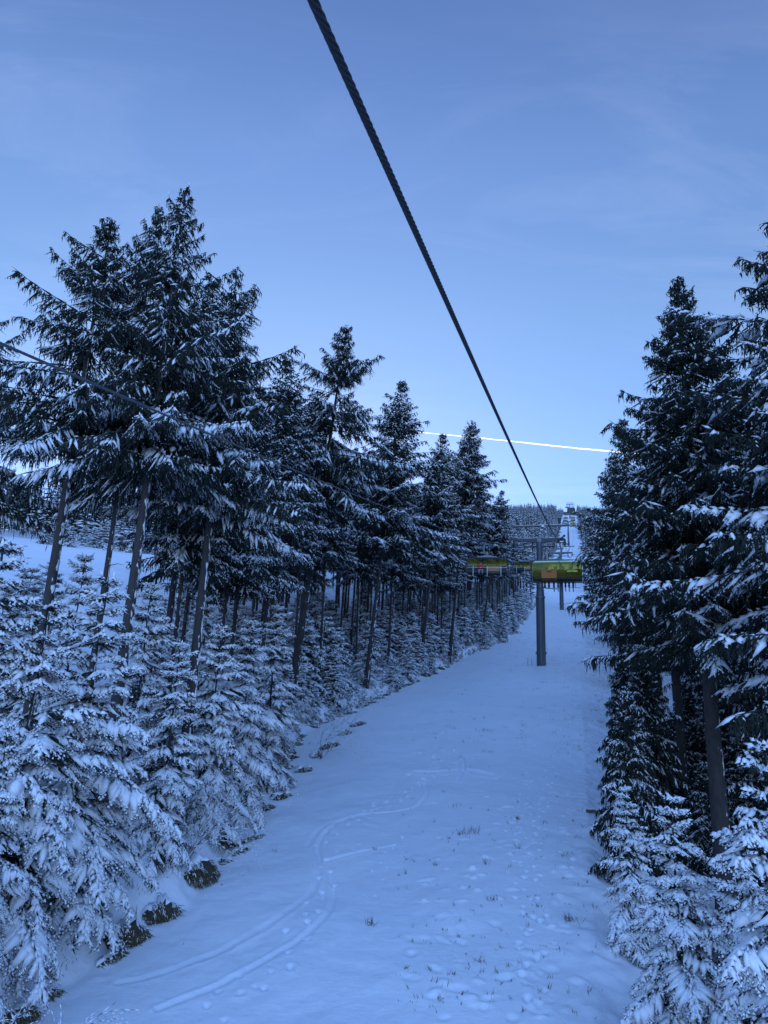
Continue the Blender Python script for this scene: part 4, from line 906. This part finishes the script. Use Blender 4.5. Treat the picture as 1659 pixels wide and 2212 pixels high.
# leafless shrubs bent under snow
def shrub(px, py, t, Hs, label, seed, lean=(0, 0), snow=True, n0=7):
    p = ray(px, py)*t; u, v = UV(p[0], p[1]); z = gz(u, v); g = random.Random(seed); b = MB(); sp = Spikes()
    e = empty('bare_shrub', W(u, v, z), 0, label=label, cat='shrub', group='leafless shrubs')
    def grow(p, d, l_, r_, dep):
        q = p; pts = [p]
        for k in range(4):
            d = (d+Vector((g.gauss(0, .13), g.gauss(0, .13), -.05-.03*dep))).normalized(); q = q+d*l_/4; pts.append(q)
        b.tube(pts, [r_*(1-.16*i) for i in range(5)], 4, False)
        if snow:
            for a, c in zip(pts, pts[1:]): sp.add([tuple(a+Vector((0, 0, r_*.9)))], [tuple((c-a)*1.2)], r_*1.0+.006, 0, .9)
        if dep < 3:
            for k in range(g.randint(2, 4)):
                dd = (d+Vector((g.gauss(0, .6), g.gauss(0, .6), g.gauss(0, .3)))).normalized(); grow(pts[g.randint(1, 4)], dd, l_*g.uniform(.5, .75), r_*.55, dep+1)
    for k in range(n0): a = g.random()*6.28; grow(Vector((0, 0, 0)), Vector((math.cos(a)*.5+lean[0], math.sin(a)*.5+lean[1], 1)).normalized(), Hs*g.uniform(.5, .8), .016, 0)
    b.build('branches', M['twig'], e)
    if snow: V, F, mi = sp.arrays(); link('snow_cover', npmesh('snow_cover', V, F, [M['snow']]), e)
shrub(405, 1790, 21.5, 3.2, 'bare shrub with thin snow-lined twigs in front of the lower left spruces', 3, (-.1, .3))
shrub(40, 1720, 11.5, 2.4, 'bare snow-lined shrub at the left picture edge', 4, (.5, 0))
shrub(700, 1500, 40, 3.6, 'bare shrub behind the bend of the bank', 5, (.3, 0))
shrub(1545, 2150, 9.5, 2.2, 'dark leafless sapling leaning in front of the lower right spruces', 6, (-.5, .1), snow=False, n0=3)

# ---------------------------------------------------------------- vapour trail, high and far, in sunlight
m, n, l, b = mat('vapour'); n.remove(b); dv = n.new('ShaderNodeBsdfTranslucent'); dv.inputs[0].default_value = (.95, .95, .95, 1); dd = n.new('ShaderNodeBsdfDiffuse'); dd.inputs[0].default_value = (.95, .95, .95, 1)
ms = n.new('ShaderNodeMixShader'); ms.inputs[0].default_value = .35; l.new(dv.outputs[0], ms.inputs[1]); l.new(dd.outputs[0], ms.inputs[2]); l.new(ms.outputs[0], n['Material Output'].inputs[0])
p0 = ray(893, 933)*21000; p1 = ray(1500, 992)*26000; g = random.Random(2); q = MB(); P = []
for k in range(61):
    f = k/60; P.append(tuple(p0*(1-f)+p1*f+np.array([0, 0, g.gauss(0, 3)+14*math.sin(f*9)])))
rr = [23*(1+.18*math.sin(k*.9)*math.sin(k*.37))*(.45+.55*min(1, k/30)) for k in range(61)]; rows = []
for k in range(61):                              # a thin arched shell of ice cloud: the low sun shines through it from behind
    c = Vector(P[k]); f_ = (-c).normalized(); u_ = Vector((0, 0, 1)); u_ = (u_-f_*u_.dot(f_)).normalized()
    rows.append([q.bm.verts.new(c+f_*rr[k]*math.cos(a)+u_*rr[k]*math.sin(a)) for a in [R(-90+30*j) for j in range(7)]])
for a, b in zip(rows, rows[1:]):
    for j in range(6): q.bm.faces.new((a[j], a[j+1], b[j+1], b[j]))
tag(q.build('vapour_trail', m), 'thin bright white vapour trail across the sky above the far treeline', 'vapour trail')
print('MESHES', len(bpy.data.objects), 'young', len(yp), nl, nr)
